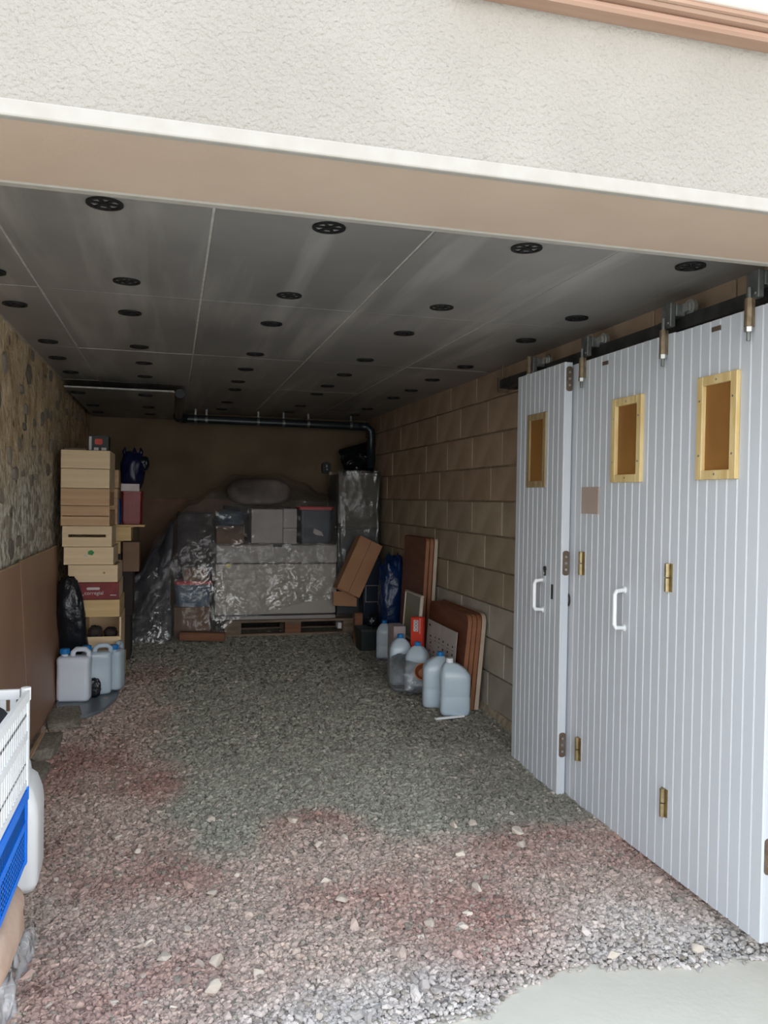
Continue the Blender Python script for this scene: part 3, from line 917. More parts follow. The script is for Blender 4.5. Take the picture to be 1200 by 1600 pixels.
DX = 1.80
d1 = door_leaf('door_1', 'nearest white boarded folding door leaf, its edge towards the forecourt', DX, 2.105, 2.622, 0.072, 2.083, (2.262, 2.462, 1.538, 1.889))
d2 = door_leaf('door_2', 'middle white boarded folding door leaf with bow handle and pine window', DX, 2.6235, 3.46, 0.072, 2.087, (2.818, 3.032, 1.537, 1.878))
d3 = door_leaf('door_3', 'narrow white boarded leaf folded in front, standing furthest inside', 1.752, 3.392, 3.917, 0.072, 2.097, (3.575, 3.777, 1.522, 1.882), frame='pine_dull', win_proud=0.006)
handle(d2, DX, 2.925, 0.935, 1.092)
handle(d3, 1.752, 3.575, 0.922, 1.068)
for z in (1.172, 0.327):
    knuckle_hinge(d1, DX, 2.622, z); knuckle_hinge(d2, DX, 3.278, z)
for z in (2.02, 1.163, 0.312): edge_hinge(d3, 1.775, 3.392, z)
for z in (1.10, 0.346): edge_hinge(d1, 1.823, 2.105, z)
MB().box(DX-0.004, DX+0.002, 3.148, 3.295, 1.397, 1.517).build('cover_plate', M['beige_plate'], d2)['label'] = 'blank beige cover plate'
mb = MB(); mb.box(DX-0.012, DX, 3.43, 3.452, 0.955, 1.05)
mb.tube([(DX-0.006, 3.43-0.022+0.022*math.cos(a), 0.99+0.03*math.sin(a)) for a in [k*math.pi/8 for k in range(16)]], 0.005, 6, closed=True)
mb.build('latch', M['black'], d2)['label'] = 'dark latch with a ring pull'
mb = MB(); mb.box(1.748, 1.753, 3.468, 3.484, 0.985, 1.055)
mb.build('lock_plate', M['dark_steel'], d3)
mb = MB(); mb.cyl((1.744, 3.553, 1.125), (1.753, 3.553, 1.125), 0.011, 10); mb.box(1.744, 1.753, 3.549, 3.557, 1.09, 1.115)
lk = mb.build('keyhole', M['dark_steel'], d3)
mb = MB()
for k in range(8):
    c = Vector((1.744, 3.556+0.004*math.sin(k), 1.10-0.008*k)); c2 = Vector((1.744, 3.583+0.003*math.cos(k), 1.10-0.008*k))
    for q in (c, c2):
        mb.tube([q+Vector((0.002*(k % 2), 0.0035*math.cos(a), 0.0055*math.sin(a))) for a in [j*math.pi/4 for j in range(8)]], 0.0012, 5, closed=True)
mb.build('chain', M['zinc'], lk)
for (yy, zz) in ((2.385, 2.052), (3.115, 2.05)):
    mb = MB(); mb.box(DX-0.003, DX+0.001, yy-0.022, yy+0.022, zz-0.008, zz+0.008)
    mb.build('maker_plate', M['rust_steel'], d1 if yy < 2.6 else d2)
hanger(d1, 1.795, 2.20, 1.975, 2.145)
hanger(d2, 1.795, 2.665, 1.965, 2.145)
hanger(d2, 1.795, 3.285, 1.965, 2.14)
hanger(d3, 1.79, 3.83, 2.06, 2.135)
# rail
rail = thing('door_rail', 'dark steel sliding rail along the block wall above the white door', 'rail', (0,0,0))
mb = MB()
mb.prism([(1.845,2.105),(1.895,2.105),(1.895,2.155),(1.888,2.155),(1.888,2.112),(1.852,2.112),(1.852,2.155),(1.845,2.155)], 1, 2.0, 4.40)
mb.build('rail', M['dark_steel'], rail)
for y in (2.3, 2.85, 3.4, 3.95, 4.35):
    MB().box(1.892, 1.940, y-0.02, y+0.02, 2.10, 2.175).build('bracket', M['dark_steel'], rail)
mb = MB(); mb.box(1.84, 1.90, 4.385, 4.41, 2.085, 2.17); mb.cyl((1.87, 4.40, 2.17), (1.87, 4.40, 2.25), 0.006, 8)
mb.build('end_stop', M['rust_steel'], rail)

# ================================================================ LEFT SIDE
def sheet(label, y0, y1, z0, z1, x_bot, x_top, grp):
    t = thing('hardboard_sheet', label, 'board', (0,0,0), group=grp)
    mb = MB(); mb.add([(x_bot,y0,z0),(x_bot,y1,z0),(x_top,y1,z1),(x_top,y0,z1),(x_bot-.008,y0,z0),(x_bot-.008,y1,z0),(x_top-.008,y1,z1),(x_top-.008,y0,z1)],
               [(0,1,2,3),(4,7,6,5),(0,4,5,1),(1,5,6,2),(2,6,7,3),(3,7,4,0)])
    mb.build('panel', M['hardboard'], t)
    mb = MB(); e = 0.0035
    mb.box(x_top-.009, x_top+.001, y0, y1, z1-e, z1+0.0015)
    mb.build('edge', M['board_edge'], t)['label'] = 'pale raw upper edge'
    return t
sheet('far brown hardboard sheet leaning on the stone wall, beside the crate stack', 4.40, 5.72, floor_z(0,5.0)+0.02, 1.10, -0.69, -0.742, 'brown hardboard sheets on the left wall')
sheet('near brown hardboard sheet on the stone wall, behind the white crate', 2.95, 4.39, floor_z(0,3.6)+0.03, 1.095, -0.688, -0.742, 'brown hardboard sheets on the left wall')
st = MB(); st.prism([(-0.668, 3.98), (-0.664, 4.62), (-0.650, 4.62), (-0.652, 3.98)], 2, 0.155, 0.17)
tag(st.build('wood_strip', M['board_edge'], rot=(0.0,0,0)), 'thin pale wood strip along the foot of the brown hardboard', 'strip')

# crate stack: each wooden crate with its boards
def crate(label, x0, x1, y0, depth, z0, z1, m, group, slot=False, red=False, low_front=None, yaw=0.0, front_split=False, open_gap=0.0):
    cx = (x0+x1)/2; w = x1-x0; h = z1-z0; t = 0.011
    r_ = thing('wooden_crate', label, 'crate', (cx, y0, z0), (0, 0, yaw), group)
    fm = M['crate_red'] if red else m
    top = h if low_front is None else low_front
    if slot:
        mb = MB()
        mb.box(-w/2, w/2, 0, t, 0, h*0.46); mb.box(-w/2, w/2, 0, t, h*0.60, h)
        mb.box(-w/2, -w/2*0.76, 0, t, h*0.46, h*0.60); mb.box(w/2*0.76, w/2, 0, t, h*0.46, h*0.60)
        mb.build('front_board', fm, r_)
    elif front_split:
        MB().box(-w/2, w/2, 0, t, 0, h*0.47).build('front_board', fm, r_, bevel=0.001)
        MB().box(-w/2, w/2, 0, t, h*0.51, h).build('front_board', fm, r_, bevel=0.001)
    else:
        MB().box(-w/2, w/2, 0, t, 0, top).build('front_board', fm, r_, bevel=0.0015)
    MB().box(-w/2, w/2, depth-t, depth, 0, h).build('back_board', m, r_)
    for s in (-1, 1):
        a = sorted((s*w/2, s*(w/2-t)))
        MB().box(a[0], a[1], t, depth-t, 0, h-open_gap).build('side_board', m, r_)
    MB().box(-w/2+t, w/2-t, t, depth-t, 0.0, 0.008).build('base_board', m, r_)
    return r_
P_, B_, G_ = M['crate_pale'], M['crate_brown'], M['crate_gold']
YS = 5.65
gname = 'stacked wooden crates on the left'
stack = [
 ('uppermost pale wooden crate of the tall left stack', -.714,-.406,1.617,1.738,P_,{}),
 ('pale wooden crate second from the top of the tall stack', -.713,-.408,1.487,1.614,P_,{}),
 ('brown wooden crate third from the top of the tall stack', -.712,-.406,1.371,1.484,B_,{'open_gap':.02}),
 ('brown wooden crate of two boards, fourth from the top of the tall stack', -.711,-.405,1.237,1.368,B_,{'front_split':True,'open_gap':.03}),
 ('wooden crate with a long dark hand slot in its front', -.700,-.390,1.098,1.234,P_,{'slot':True}),
 ('wooden crate with a green sticker on its front', -.690,-.378,.978,1.095,P_,{}),
 ('pale wooden crate set askew directly above the dark red crate', -.662,-.350,.861,.975,P_,{}),
 ('wooden crate with a dark red printed front and white lettering', -.622,-.340,.745,.858,P_,{'red':True}),
 ('golden wooden crate directly below the dark red one', -.588,-.335,.628,.742,G_,{}),
 ('pale wooden crate with a low front, open over dark contents', -.578,-.325,.330,.625,P_,{'low_front':.165}),
 ('lowest wooden crate of the tall stack, behind the white canisters', -.590,-.318,.148,.327,G_,{}),
]
crates = []
for (lab, x0, x1, z0, z1, m, kw) in stack:
    crates.append(crate(lab, x0, x1, YS, 0.44, z0, z1, m, gname, yaw=random.uniform(-.015, .015), **kw))
# prints
def text_mesh(s, size):
    cu = bpy.data.curves.new('text', 'FONT'); cu.body = s; cu.size = size; cu.align_x = 'CENTER'; cu.align_y = 'CENTER'
    cu.extrude = 0.0004
    o = bpy.data.objects.new('text', cu); col.objects.link(o)
    dg = bpy.context.evaluated_depsgraph_get()
    me = bpy.data.meshes.new_from_object(o.evaluated_get(dg))
    bpy.data.objects.remove(o); bpy.data.curves.remove(cu)
    return me
rc = crates[7]
mb = MB(); mb.prism(rrect(0.083, 0.017, 0.007, 3, -0.022, 0.073), 1, -0.0012, 0.0)
mb.prism(rrect(0.034, 0.007, 0.003, 3, -0.118, 0.047), 1, -0.0012, 0.0)
mb.prism(rrect(0.030, 0.017, 0.003, 3, -0.115, 0.024), 1, -0.0012, 0.0)
mb.prism(rrect(0.012, 0.008, 0.003, 3, -0.088, 0.030), 1, -0.0012, 0.0)
mb.prism(rrect(0.040, 0.005, 0.002, 3, 0.105, 0.028), 1, -0.0012, 0.0)
pr = mb.build('print', M['print_white'], rc); pr['kind'] = 'stuff'; pr['label'] = 'white printed bars and block on the red front'
me = text_mesh('corregial', 0.034); me.materials.append(M['print_white'])
o = bpy.data.objects.new('lettering', me); col.objects.link(o); o.parent = rc; o.location = (-0.018, -0.001, 0.043); o.rotation_euler = (R(90), 0, 0)
o['label'] = 'white lettering on the red crate front'
gs = crates[5]
mb = MB(); mb.add([(-.005,-.001,.070),(.022,-.001,.062),(.036,-.001,.082),(.018,-.001,.098),(-.004,-.001,.090)], [(0,1,2,3,4)])
mb.build('sticker', M['green'], gs)['label'] = 'green leaf-shaped sticker'
mb = MB(); mb.add([(-.03,-.001,.055),(-.006,-.001,.058),(-.008,-.001,.070),(-.028,-.001,.066)], [(0,1,2,3)])
mb.build('sticker', M['print_white'], gs)
mb = MB(); mb.cyl((.07,-.001,.062),(.07,.001,.062),.008,10); mb.build('knot', M['pine_dull'], crates[6])
tag(blob((-.50, 5.80, .50), (.09,.09,.09), 4, .2).build('dark_jar', M['dark_carton'], smooth=True), 'dark rounded thing in the low-fronted crate, left one', 'jar', 'dark contents of the open crate')
tag(blob((-.40, 5.80, .495), (.08,.09,.08), 5, .2).build('dark_jar', M['dark_carton'], smooth=True), 'dark rounded thing in the low-fronted crate, right one', 'jar', 'dark contents of the open crate')

# black box with orange print on the stack
bx = thing('shoe_box', 'black printed box with an orange blotch on top of the crate stack', 'box', (-.49, 5.78, 1.739))
MB().box(-.062, .065, 0, .15, 0, .108).build('carton', M['black'], bx, bevel=.002)
MB().box(-.062, -.045, -.001, 0, 0.01, .10).build('print', M['translucent_box'], bx)['label'] = 'grey printed side strip'
mb = MB(); mb.prism(rrect(.05, .038, .010, 3, .0, .066), 1, -.0015, 0)
mb.build('print', M['red_pack'], bx)['label'] = 'orange-red print'
for a, b in ((-.03, .0), (.018, .05)): MB().box(a, b, -.0015, 0, .008, .026).build('print', M['print_white'], bx)['label'] = 'white print'
tag(MB().box(-.70,-.56,5.70,6.0,1.739,1.752).build('board_offcut', M['pallet'], bevel=.002), 'thin grey board lying on the topmost crate', 'board')

# second column of things behind the crates
g2 = 'crates behind the tall stack'
def carton(name, label, cat, x0, x1, y0, y1, z0, z1, m, group=None, yaw=0, flap=True):
    r_ = thing(name, label, cat, ((x0+x1)/2, y0, z0), (0,0,yaw), group)
    w = (x1-x0)/2; d = y1-y0; h = z1-z0
    MB().box(-w, w, 0, d, 0, h).build('carton', m, r_, bevel=0.003)
    if flap:
        MB().box(-w+.002, w-.002, .002, d/2-.002, h, h+.003).build('flap', m, r_)
        MB().box(-w+.002, w-.002, d/2+.002, d-.002, h, h+.003).build('flap', m, r_)
    return r_
carton('cardboard_box', 'dark carton on the floor behind the crate stack', 'box', -.60, -.30, 6.42, 6.75, floor_z(0,6.5)+.012, .52, M['dark_carton'])
carton('cardboard_box', 'dull carton in the middle of the second column, under the small crates', 'box', -.58, -.285, 6.42, 6.72, .524, .86, M['dark_carton'])
carton('cardboard_box', 'small brown carton sticking out under the golden crates', 'box', -.36, -.24, 6.38, 6.62, .862, 1.085, M['cardboard_dark'])
carton('cardboard_box', 'dark brown carton under the golden crates, left of the small brown one', 'box', -.60, -.37, 6.38, 6.68, .864, .998, M['dark_carton'])
crate('lower golden crate of the small pair behind the tall stack', -.60, -.375, 6.34, .30, 1.002, 1.095, G_, g2, open_gap=.02)
crate('upper golden crate of the small pair, under the red container', -.60, -.298, 6.32, .32, 1.10, 1.205, G_, g2, open_gap=.02)
sh = MB().box(-.60,-.20,6.30,6.66,1.2075,1.2225)
tag(sh.build('shelf_board', G_, bevel=.002), 'pale shelf board carrying the red container and blue binder', 'board')
rcx = thing('red_container', 'tall dark red plastic container behind the crate stack', 'container', (-.30, 6.42, 1.223))
mb = MB()
rings = [[(x*k, .11+y*k, z) for x, y in rrect(.15, .22, .02)] for (k, z) in ((.93, 0), (1, .235), (1.04, .236), (1.04, .25), (.98, .25), (.96, .22))]
mb.loft(rings); mb.build('tub', M['red_plastic'], rcx)
mb = MB()
for k in range(5): mb.box(-.06+.028*k, -.052+.028*k, -.004, .008, .02, .22)
mb.build('ribs', M['red_plastic'], rcx)
bb = thing('binder', 'blue binder standing beside the red container', 'binder', (-.43, 6.36, 1.223))
MB().box(0, .042, 0, .22, 0, .19).build('cover', M['blue_plastic'], bb, bevel=.003)
MB().box(.004, .038, -.0015, 0, .12, .16).build('spine_label', M['print_white'], bb)
carton('cardboard_box', 'upper of two small beige boxes beside the navy bag', 'box', -.48, -.384, 6.2, 6.4, 1.495, 1.628, M['crate_brown'], flap=False)
carton('cardboard_box', 'lower of two small beige boxes beside the navy bag', 'box', -.48, -.388, 6.2, 6.4, 1.42, 1.49, M['crate_brown'], flap=False)
mb = MB(); mb.box(-.62,-.39,6.2,6.4,1.2225,1.418)
tag(mb.build('cardboard_box', M['crate_brown'], bevel=.002), 'plain brown box under the two small beige boxes', 'box')
nb_ = thing('navy_bag', 'navy blue plastic sack with a white label on the red container', 'bag', (-.30, 6.50, 1.475))
mb = blob((0,0,.15), (.17,.20,.30), 2, .16, 2.4)
for sx_ in (-.05, .01, .05): mb.tube([(sx_,0,.27),(sx_*1.3,-.01,.31),(sx_*1.1,.0,.335)], [.022,.014,.006], 8)
mb.build('sack', M['navybag'], nb_, smooth=True)
MB().box(-.078, .055, -.108, -.104, .0, .055).build('label_strip', M['print_white'], nb_)['label'] = 'white label at the foot of the sack'
kb = blob((-.222, 6.50, 1.69), (.085,.10,.11), 8, .14, 3.0)
kb.tube([(-.235,6.49,1.63),(-.24,6.5,1.56)], [.03,.02], 8)
tag(kb.build('black_bag', M['binbag'], smooth=True), 'small black bag knotted beside the navy sack', 'bag')

# black bin bag leaning on the stack
mb = blob((0,0,.36), (.17,.095,.74), 21, .12, 2.2, 2.8, 40, 40)
for i, v in enumerate(mb.v):
    k = v[2]/.72
    mb.v[i] = (v[0] + .05*(.5-k), v[1] + .02*math.sin(6*k), v[2])
tag(mb.build('bin_bag', M['binbag'], loc=(-.62, 5.585, .165), smooth=True), 'shiny black bin bag leaning upright between hardboard and crates', 'bag')

# grey plastic tray with the canisters
mb = MB()
tr_pts = [(-.685,5.50),(-.672,5.22),(-.635,5.03),(-.56,4.965),(-.47,4.965),(-.385,5.09),(-.33,5.30),(-.318,5.58),(-.335,5.625),(-.62,5.64)]
def tray_ring(k, z):
    cx, cy = -.50, 5.32
    return [(cx+(x-cx)*k, cy+(y-cy)*k, z+floor_z(x, y)) for x, y in tr_pts]
mb.loft([tray_ring(.95,.004), tray_ring(1.0,.012), tray_ring(1.0,.030), tray_ring(.965,.030), tray_ring(.95,.014)])
tag(mb.build('plastic_tray', M['tray'], bevel=.004, seg=2), 'flat grey plastic tray on the gravel under the canisters', 'tray')

def canister(label, loc, yaw, w=.20, d=.135, h=.30, hole=True, m='jug', handle_dark=False):
    r_ = thing('canister', label, 'canister', loc, (0,0,yaw), 'white canisters with blue caps on the left')
    mb = MB(); rings = []
    for (k, z) in ((.90,0),(.985,.012),(1,.03),(1,h*.40),(.985,h*.42),(.985,h*.70),(1,h*.72),(1,h*.80),(.96,h*.835),(.82,h*.86)):
        rings.append([(x, y, z) for x, y in rrect(w*k, d*(k if k > .95 else k*.92), .03*k)])
    mb.loft(rings); mb.build('body', M[m], r_, smooth=True, bevel=0)
    mb = MB()
    mb.tube([(-.012,0,h*.80),(-.008,0,h*.93),(.012,0,h*.985),(.065,0,h*.985),(.086,0,h*.93),(.088,0,h*.80)], [.017,.016,.016,.016,.016,.018], 10)
    mb.build('handle', M[m], r_, smooth=True)
    mb = MB(); mb.cyl((-.058,0,h*.83),(-.058,0,h*.92),.021,14); mb.build('neck', M[m], r_)
    mb = MB(); mb.cyl((-.058,0,h*.90),(-.058,0,h*1.0),.027,18)
    for k in range(18):
        a = 2*math.pi*k/18
        mb.box(.025,.029,-.002,.002,h*.905,h*.985, Matrix.Translation((-.058,0,0)) @ Matrix.Rotation(a,4,'Z'))
    mb.build('cap', M['cap_blue'], r_)['label'] = 'blue screw cap'
    return r_
canister('white canister with blue cap at the front of the grey tray', (-.585, 5.36, .150), R(-6), d=.12, h=.325)
canister('second white canister, just behind the front one, its flank grey', (-.465, 5.485, .156), R(8), w=.19, d=.10, h=.315, m='jug_clear')
canister('third white canister, furthest back on the grey tray by the crates', (-.385, 5.60, .165), R(75), w=.13, d=.085, h=.30, m='jug_clear').location = (-.345, 5.575, .163)
sc_ = blob((0,0,.05), (.07,.05,.12), 12, .2)
tag(sc_.build('plastic_scrap', M['binbag'], loc=(-.465, 5.40, .16), smooth=True), 'scrap of black plastic wedged between the two canisters', 'scrap')

# near left pile: white crate, blue crate, sack, box, jerrycan, plastic
def lattice_crate(name, label, x0, x1, y0, y1, z0, z1, m, holes, loc=None):
    r_ = thing(name, label, 'crate', ((x0+x1)/2, (y0+y1)/2, z0))
    w, d, h = (x1-x0), (y1-y0), (z1-z0)
    def wall(nm, ax, s, L):
        mb = MB()
        def bx_(a, b, p, q, t0, t1):
            if ax == 0: mb.box(*sorted((s*(w/2-t0), s*(w/2-t1))), a, b, p, q)
            else: mb.box(a, b, *sorted((s*(d/2-t0), s*(d/2-t1))), p, q)
        t = .004
        bx_(-L/2, L/2, h-.028, h, -.006, .006)          # top rim
        bx_(-L/2, L/2, 0, .02, -.002, .006)
        bx_(-L/2, L/2, h*.50, h*.50+.022, -.003, .006)  # mid band
        bx_(-L/2, -L/2+.022, 0, h, -.004, .006); bx_(L/2-.022, L/2, 0, h, -.004, .006)
        if holes == 'slots':
            nn = int(L/.030)
            for k in range(nn):
                a = -L/2+.022+(L-.044)*k/nn
                bx_(a, a+.014, .02, h*.5, .0, .004); bx_(a, a+.016, h*.5+.02, h-.028, .0, .004)
            bx_(-L/2, L/2, h*.24, h*.24+.008, 0, .005); bx_(-L/2, L/2, h*.74, h*.74+.010, 0, .005)
        else:
            nx_, nz_ = int(L/.022), 7
            for band in ((.02, h*.5), (h*.5+.022, h-.028)):
                for k in range(nx_+1):
                    a = -L/2+.02+(L-.04)*k/nx_
                    bx_(a-.006, a+.006, band[0], band[1], 0, .004)
                for k in range(nz_):
                    z = band[0]+(band[1]-band[0])*k/(nz_-1)
                    bx_(-L/2, L/2, z-.0045, z+.0045, 0, .004)
        mb.build(nm, m, r_)
    wall('side', 0, 1, d); wall('side', 0, -1, d); wall('end', 1, 1, w); wall('end', 1, -1, w)
    mb = MB(); mb.box(-w/2+.004, w/2-.004, -d/2+.004, d/2-.004, 0, .006); mb.build('base', m, r_)
    for sx_ in (-1, 1):
        for sy_ in (-1, 1):
            mb = MB(); mb.cyl((sx_*(w/2-.006), sy_*(d/2-.006), h-.03), (sx_*(w/2-.006), sy_*(d/2-.006), h+.006), .014, 10)
            mb.build('corner_post', m, r_)
    return r_
XN = -0.40
lattice_crate('plastic_crate', 'white slatted plastic crate on top of the blue one at the near left', XN-.34, XN, 1.99, 2.52, .597, .877, M['white_plastic'], 'slots')
lattice_crate('plastic_crate', 'bright blue perforated plastic crate under the white crate at the near left', XN-.34, XN, 1.99, 2.50, .376, .592, M['blue_plastic'], 'grid')
mb = blob((-.53, 2.30, .765), (.22,.34,.26), 31, .15, 2.0)
tag(mb.build('dark_cloth', M['dark_fabric'], smooth=True), 'dark grey cloth bundle stuffed inside the white crate', 'cloth')
mb = blob((-.55, 2.26, .279), (.34,.54,.180), 14, .05, 2.0, 3.2)
tag(mb.build('sack', M['sack'], smooth=True), 'beige woven sack squeezed under the blue crate', 'sack')
pb = thing('storage_box', 'pale grey plastic box under the beige sack, at the left edge', 'box', (-.645, 2.23, .006))
mb = MB(); rings = [[(x*k, y*k, z) for x, y in rrect(.24,.46,.03)] for (k, z) in ((.9,0),(1,.15),(1.03,.152),(1.03,.17),(.98,.17),(.97,.12))]
mb.loft(rings); mb.build('tub', M['translucent_box'], pb)
MB().box(-.12,.12,-.23,.23,.165,.178).build('lid', M['translucent_box'], pb, bevel=.004)
jc = thing('jerrycan', 'tall white jerrycan standing on the gravel beside the blue crate', 'canister', (-.525, 3.06, floor_z(0,3.05)+.010), (0,0,R(3)))
mb = MB(); rings = []
for (k, z, dx) in ((.88,0,0),(1,.03,0),(1,.26,0),(.97,.30,-.002),(.86,.35,-.008),(.66,.375,-.012)):
    rings.append([(x+dx, y, z) for x, y in rrect(.17*k,.26*k,.035*k)])
mb.loft(rings); mb.build('body', M['white_plastic'], jc, smooth=True)
mb = MB(); mb.tube([(.03,-.08,.35),(.03,-.06,.395),(.03,.04,.405),(.03,.085,.35)], [.016,.015,.015,.016], 10); mb.build('handle', M['white_plastic'], jc, smooth=True)
mb = MB(); mb.cyl((-.03,.06,.335),(-.03,.06,.39),.026,14); mb.build('cap', M['white_plastic'], jc)
def scrap(u, v):
    x = -.50+.11*u; y = 2.26+.42*v
    k = sstep(0,.3,u)*sstep(0,.25,v)*sstep(1,.75,u)
    return (x+.03*fz((u,v,0),3,2), y+.03*fz((u,v,1),3,4), .03+.012*(y-2.2)+.085*k*(0.7+.6*fz((u,v,2),2.5,5))+.012*abs(fz((u,v,0),7,6))+.01)
mb = MB(); mb.grid(scrap, 40, 50)
tag(mb.build('plastic_wrap', M['film_near'], smooth=True), 'crumpled clear plastic wrapping on the gravel at the near left edge', 'plastic')

# ================================================================ RIGHT SIDE
def table_board(label, x_bot, x_top, y0, y1, z0, z1, t, group, edge='table_edge', rad=.055):
    """upright board leaning on the wall, rounded upper corners, seen flat side and narrow edge"""
    L, H = y1-y0, math.hypot(z1-z0, x_top-x_bot)
    ang = math.atan2(x_top-x_bot, z1-z0)
    r_ = thing('table_top', label, 'board', (x_bot, y0, z0), (0, ang, 0), group)
    pts = [(0.008,0),(L-.008,0)]
    for k in range(6):
        a = R(90*k/5); pts.append((L-rad+rad*math.cos(a), H-rad+rad*math.sin(a)))
    for k in range(6):
        a = R(90+90*k/5); pts.append((rad+rad*math.cos(a), H-rad+rad*math.sin(a)))
    MB().prism(pts, 0, .001, t-.001).build('panel', M['tabletop'], r_)
    mb = MB(); nn = len(pts)
    e = .0018
    vs_, fs_ = [], []
    c = (L/2, H/2)
    for x in (0.0, t):
        for (y, z) in pts:
            vs_.append((x, y+(e if y > c[0] else -e), z+(e if z > c[1] else -e*0)))
    for i in range(nn): fs_.append((i, (i+1) % nn, nn+(i+1) % nn, nn+i))
    mb.add(vs_, fs_); mb.build('edge_band', M[edge], r_)['label'] = 'lighter edge band'
    return r_
gT, gS = 'tall brown boards leaning on the block wall', 'low brown boards leaning on the block wall'
names = ['frontmost', 'second', 'third']
for k in range(3):
    table_board(['frontmost tall brown board leaning on the block wall','middle tall brown board, behind the frontmost tall one','rearmost tall brown board, its pale edge against the block wall'][k],
        1.80+.031*k, 1.842+.029*k, 5.72-.012*k, 6.30, floor_z(1.9,5.8)+.012, 1.155, .0265, gT, 'pale_edge' if k == 2 else 'table_edge', .03)
for k in range(4):
    table_board(['frontmost low brown board with the printed sheet before it','second low brown board from the front','third low brown board from the front','rearmost low brown board with a pale upper edge, against the wall'][k],
        1.762+.030*k, 1.812+.028*k, 4.73-.008*k, 5.52, floor_z(1.9,4.8)+.012, .722+(.010 if k == 3 else 0), .027, gS, 'pale_edge' if k == 3 else 'table_edge', .06)

# printed sheet with a grid of small marks
cs = thing('printed_sheet', 'white printed sheet with rows of small dark marks leaning on the low boards', 'poster', (1.755, 4.83, .29), (0, R(4), 0))
MB().box(-.004, 0, 0, .60, 0, .31).build('sheet', M['paper'], cs)
mb = MB(); rn = random.Random(2)
for r_i in range(4):
    for c_i in range(6):
        y, z = .06+.09*c_i+rn.uniform(-.008,.008), .03+.052*r_i+rn.uniform(-.005,.005)
        if rn.random() < .85:
            s = rn.uniform(.008,.015)
            mb.prism(rrect(s*1.6, s, s*.3, 2, y, z+.02), 0, -.0055, -.004)
            mb.box(-.005,-.004, y-.02, y+.02, z-.006, z-.003)
mb.prism(rrect(.04,.012,.004,2,.55,.275), 0, -.0055,-.004)
pr_ = mb.build('print', M['ink'], cs); pr_['label'] = 'grid of small dark printed marks'; pr_['kind'] = 'stuff'
tag(MB().box(1.70,1.735,4.83,5.3,floor_z(1.7,5)+.008,.298).build('cardboard_box', M['cardboard_dark'], bevel=.003), 'flat cardboard propping up the printed sheet behind the bottles', 'box')

# framed picture leaning on the tall boards
fp = thing('picture_frame', 'off-white framed picture leaning before the tall brown boards', 'picture', (1.70, 5.42, .42), (0, R(4), 0))
W_, H_ = .40, .345
mb = MB(); b = .016
mb.box(-.012, .012, 0, W_, 0, b); mb.box(-.012, .012, 0, W_, H_-b, H_); mb.box(-.012, .012, 0, b, b, H_-b); mb.box(-.012, .012, W_-b, W_, b, H_-b)
mb.build('frame', M['frame_white'], fp, bevel=.003)
MB().box(-.004, .004, b, W_-b, b, H_-b).build('picture', M['glass_picture'], fp)
tag(MB().box(1.675,1.73,5.43,5.80,floor_z(1.7,5.6)+.008,.418).build('cardboard_box', M['cardboard_dark'], bevel=.003), 'brown carton standing under the framed picture', 'box')
carton('white_carton', 'narrow pale carton standing left of the red packet', 'box', 1.555, 1.645, 5.56, 5.72, floor_z(1.6,5.6)+.012, .525, M['pink_white'])
# red packet
rp = thing('red_packet', 'bright red packet with white lettering above the blue caps', 'packet', (1.668, 5.37, floor_z(1.6,5.3)+.012), (0,0,R(-35)))
mb = MB(); mb.box(-.045,.045,0,.05,0,.475); mb.build('carton', M['red_pack'], rp, bevel=.005)
MB().box(-.022,.012,-.0012,0,.375,.455).build('print', M['print_white'], rp)['label'] = 'white upright label'
me = text_mesh('OOO', .03); me.materials.append(M['ink'])
o = bpy.data.objects.new('lettering', me); col.objects.link(o); o.parent = rp; o.location = (-.005,-.0016,.415); o.rotation_euler = (R(90), R(90), 0)
MB().box(.022,.026,-.0012,0,.36,.47).build('print', M['print_white'], rp)

def bottle(label, loc, yaw, w=.155, d=.13, h=.335, cap='cap_blue', group='clear bottles along the right wall', cx=0.0):
    r_ = thing('bottle', label, 'bottle', loc, (0,0,yaw), group)
    mb = MB(); rings = []
    prof = ((.86,0),(.97,.010),(1,.03),(1,.10),(.985,.108),(.985,.122),(1,.130),(1,.228),(.97,.243),(.78,.276),(.50,.300),(.28,.309),(.20,.311))
    for (k, z) in prof:
        rr_ = min(w, d)*k*.26
        rings.append([(x+cx*min(1, max(0, (1-k)/.7))*(z > .2), y, z*h/.335) for x, y in rrect(w*k, d*max(k, .3) if k > .3 else w*k, min(rr_, .49*min(w*k, d*k)))])
    mb.loft(rings); mb.build('body', M['jug_clear'], r_, smooth=True)
    mb = MB(); mb.cyl((cx,0,h*.915),(cx,0,h*1.0),.022,16)
    mb.build('cap', M[cap], r_)['label'] = 'blue screw cap' if cap == 'cap_blue' else 'white screw cap'
    return r_
bz = lambda x, y: floor_z(x, y)+.014
bottle('big clear bottle nearest the door, beside the low brown boards', (1.70, 4.655, bz(1.7,4.65)), R(-14), w=.185, d=.125, h=.345, cap='white_plastic', cx=-.035)
bottle('clear bottle with a blue cap, just behind the nearest bottle', (1.635, 4.84, bz(1.65,4.9)), R(-14), w=.165, cx=.03, d=.14, h=.345)
bottle('clear bottle with a blue cap in the plastic bag, right one of the pair', (1.625, 5.20, bz(1.6,5.2)), R(-30), h=.335, group='clear bottles along the right wall')
bottle('clear bottle with a blue cap in the plastic bag, left one of the pair', (1.560, 5.40, bz(1.53,5.4)), R(-10), h=.35)
bottle('clear bottle furthest back, beside the dark green bin', (1.655, 6.20, bz(1.65,6.2)), R(-20), w=.12, d=.12, h=.30)
sk = MB(); sk.box(-.10,.10,-.012,.012,0,.012)
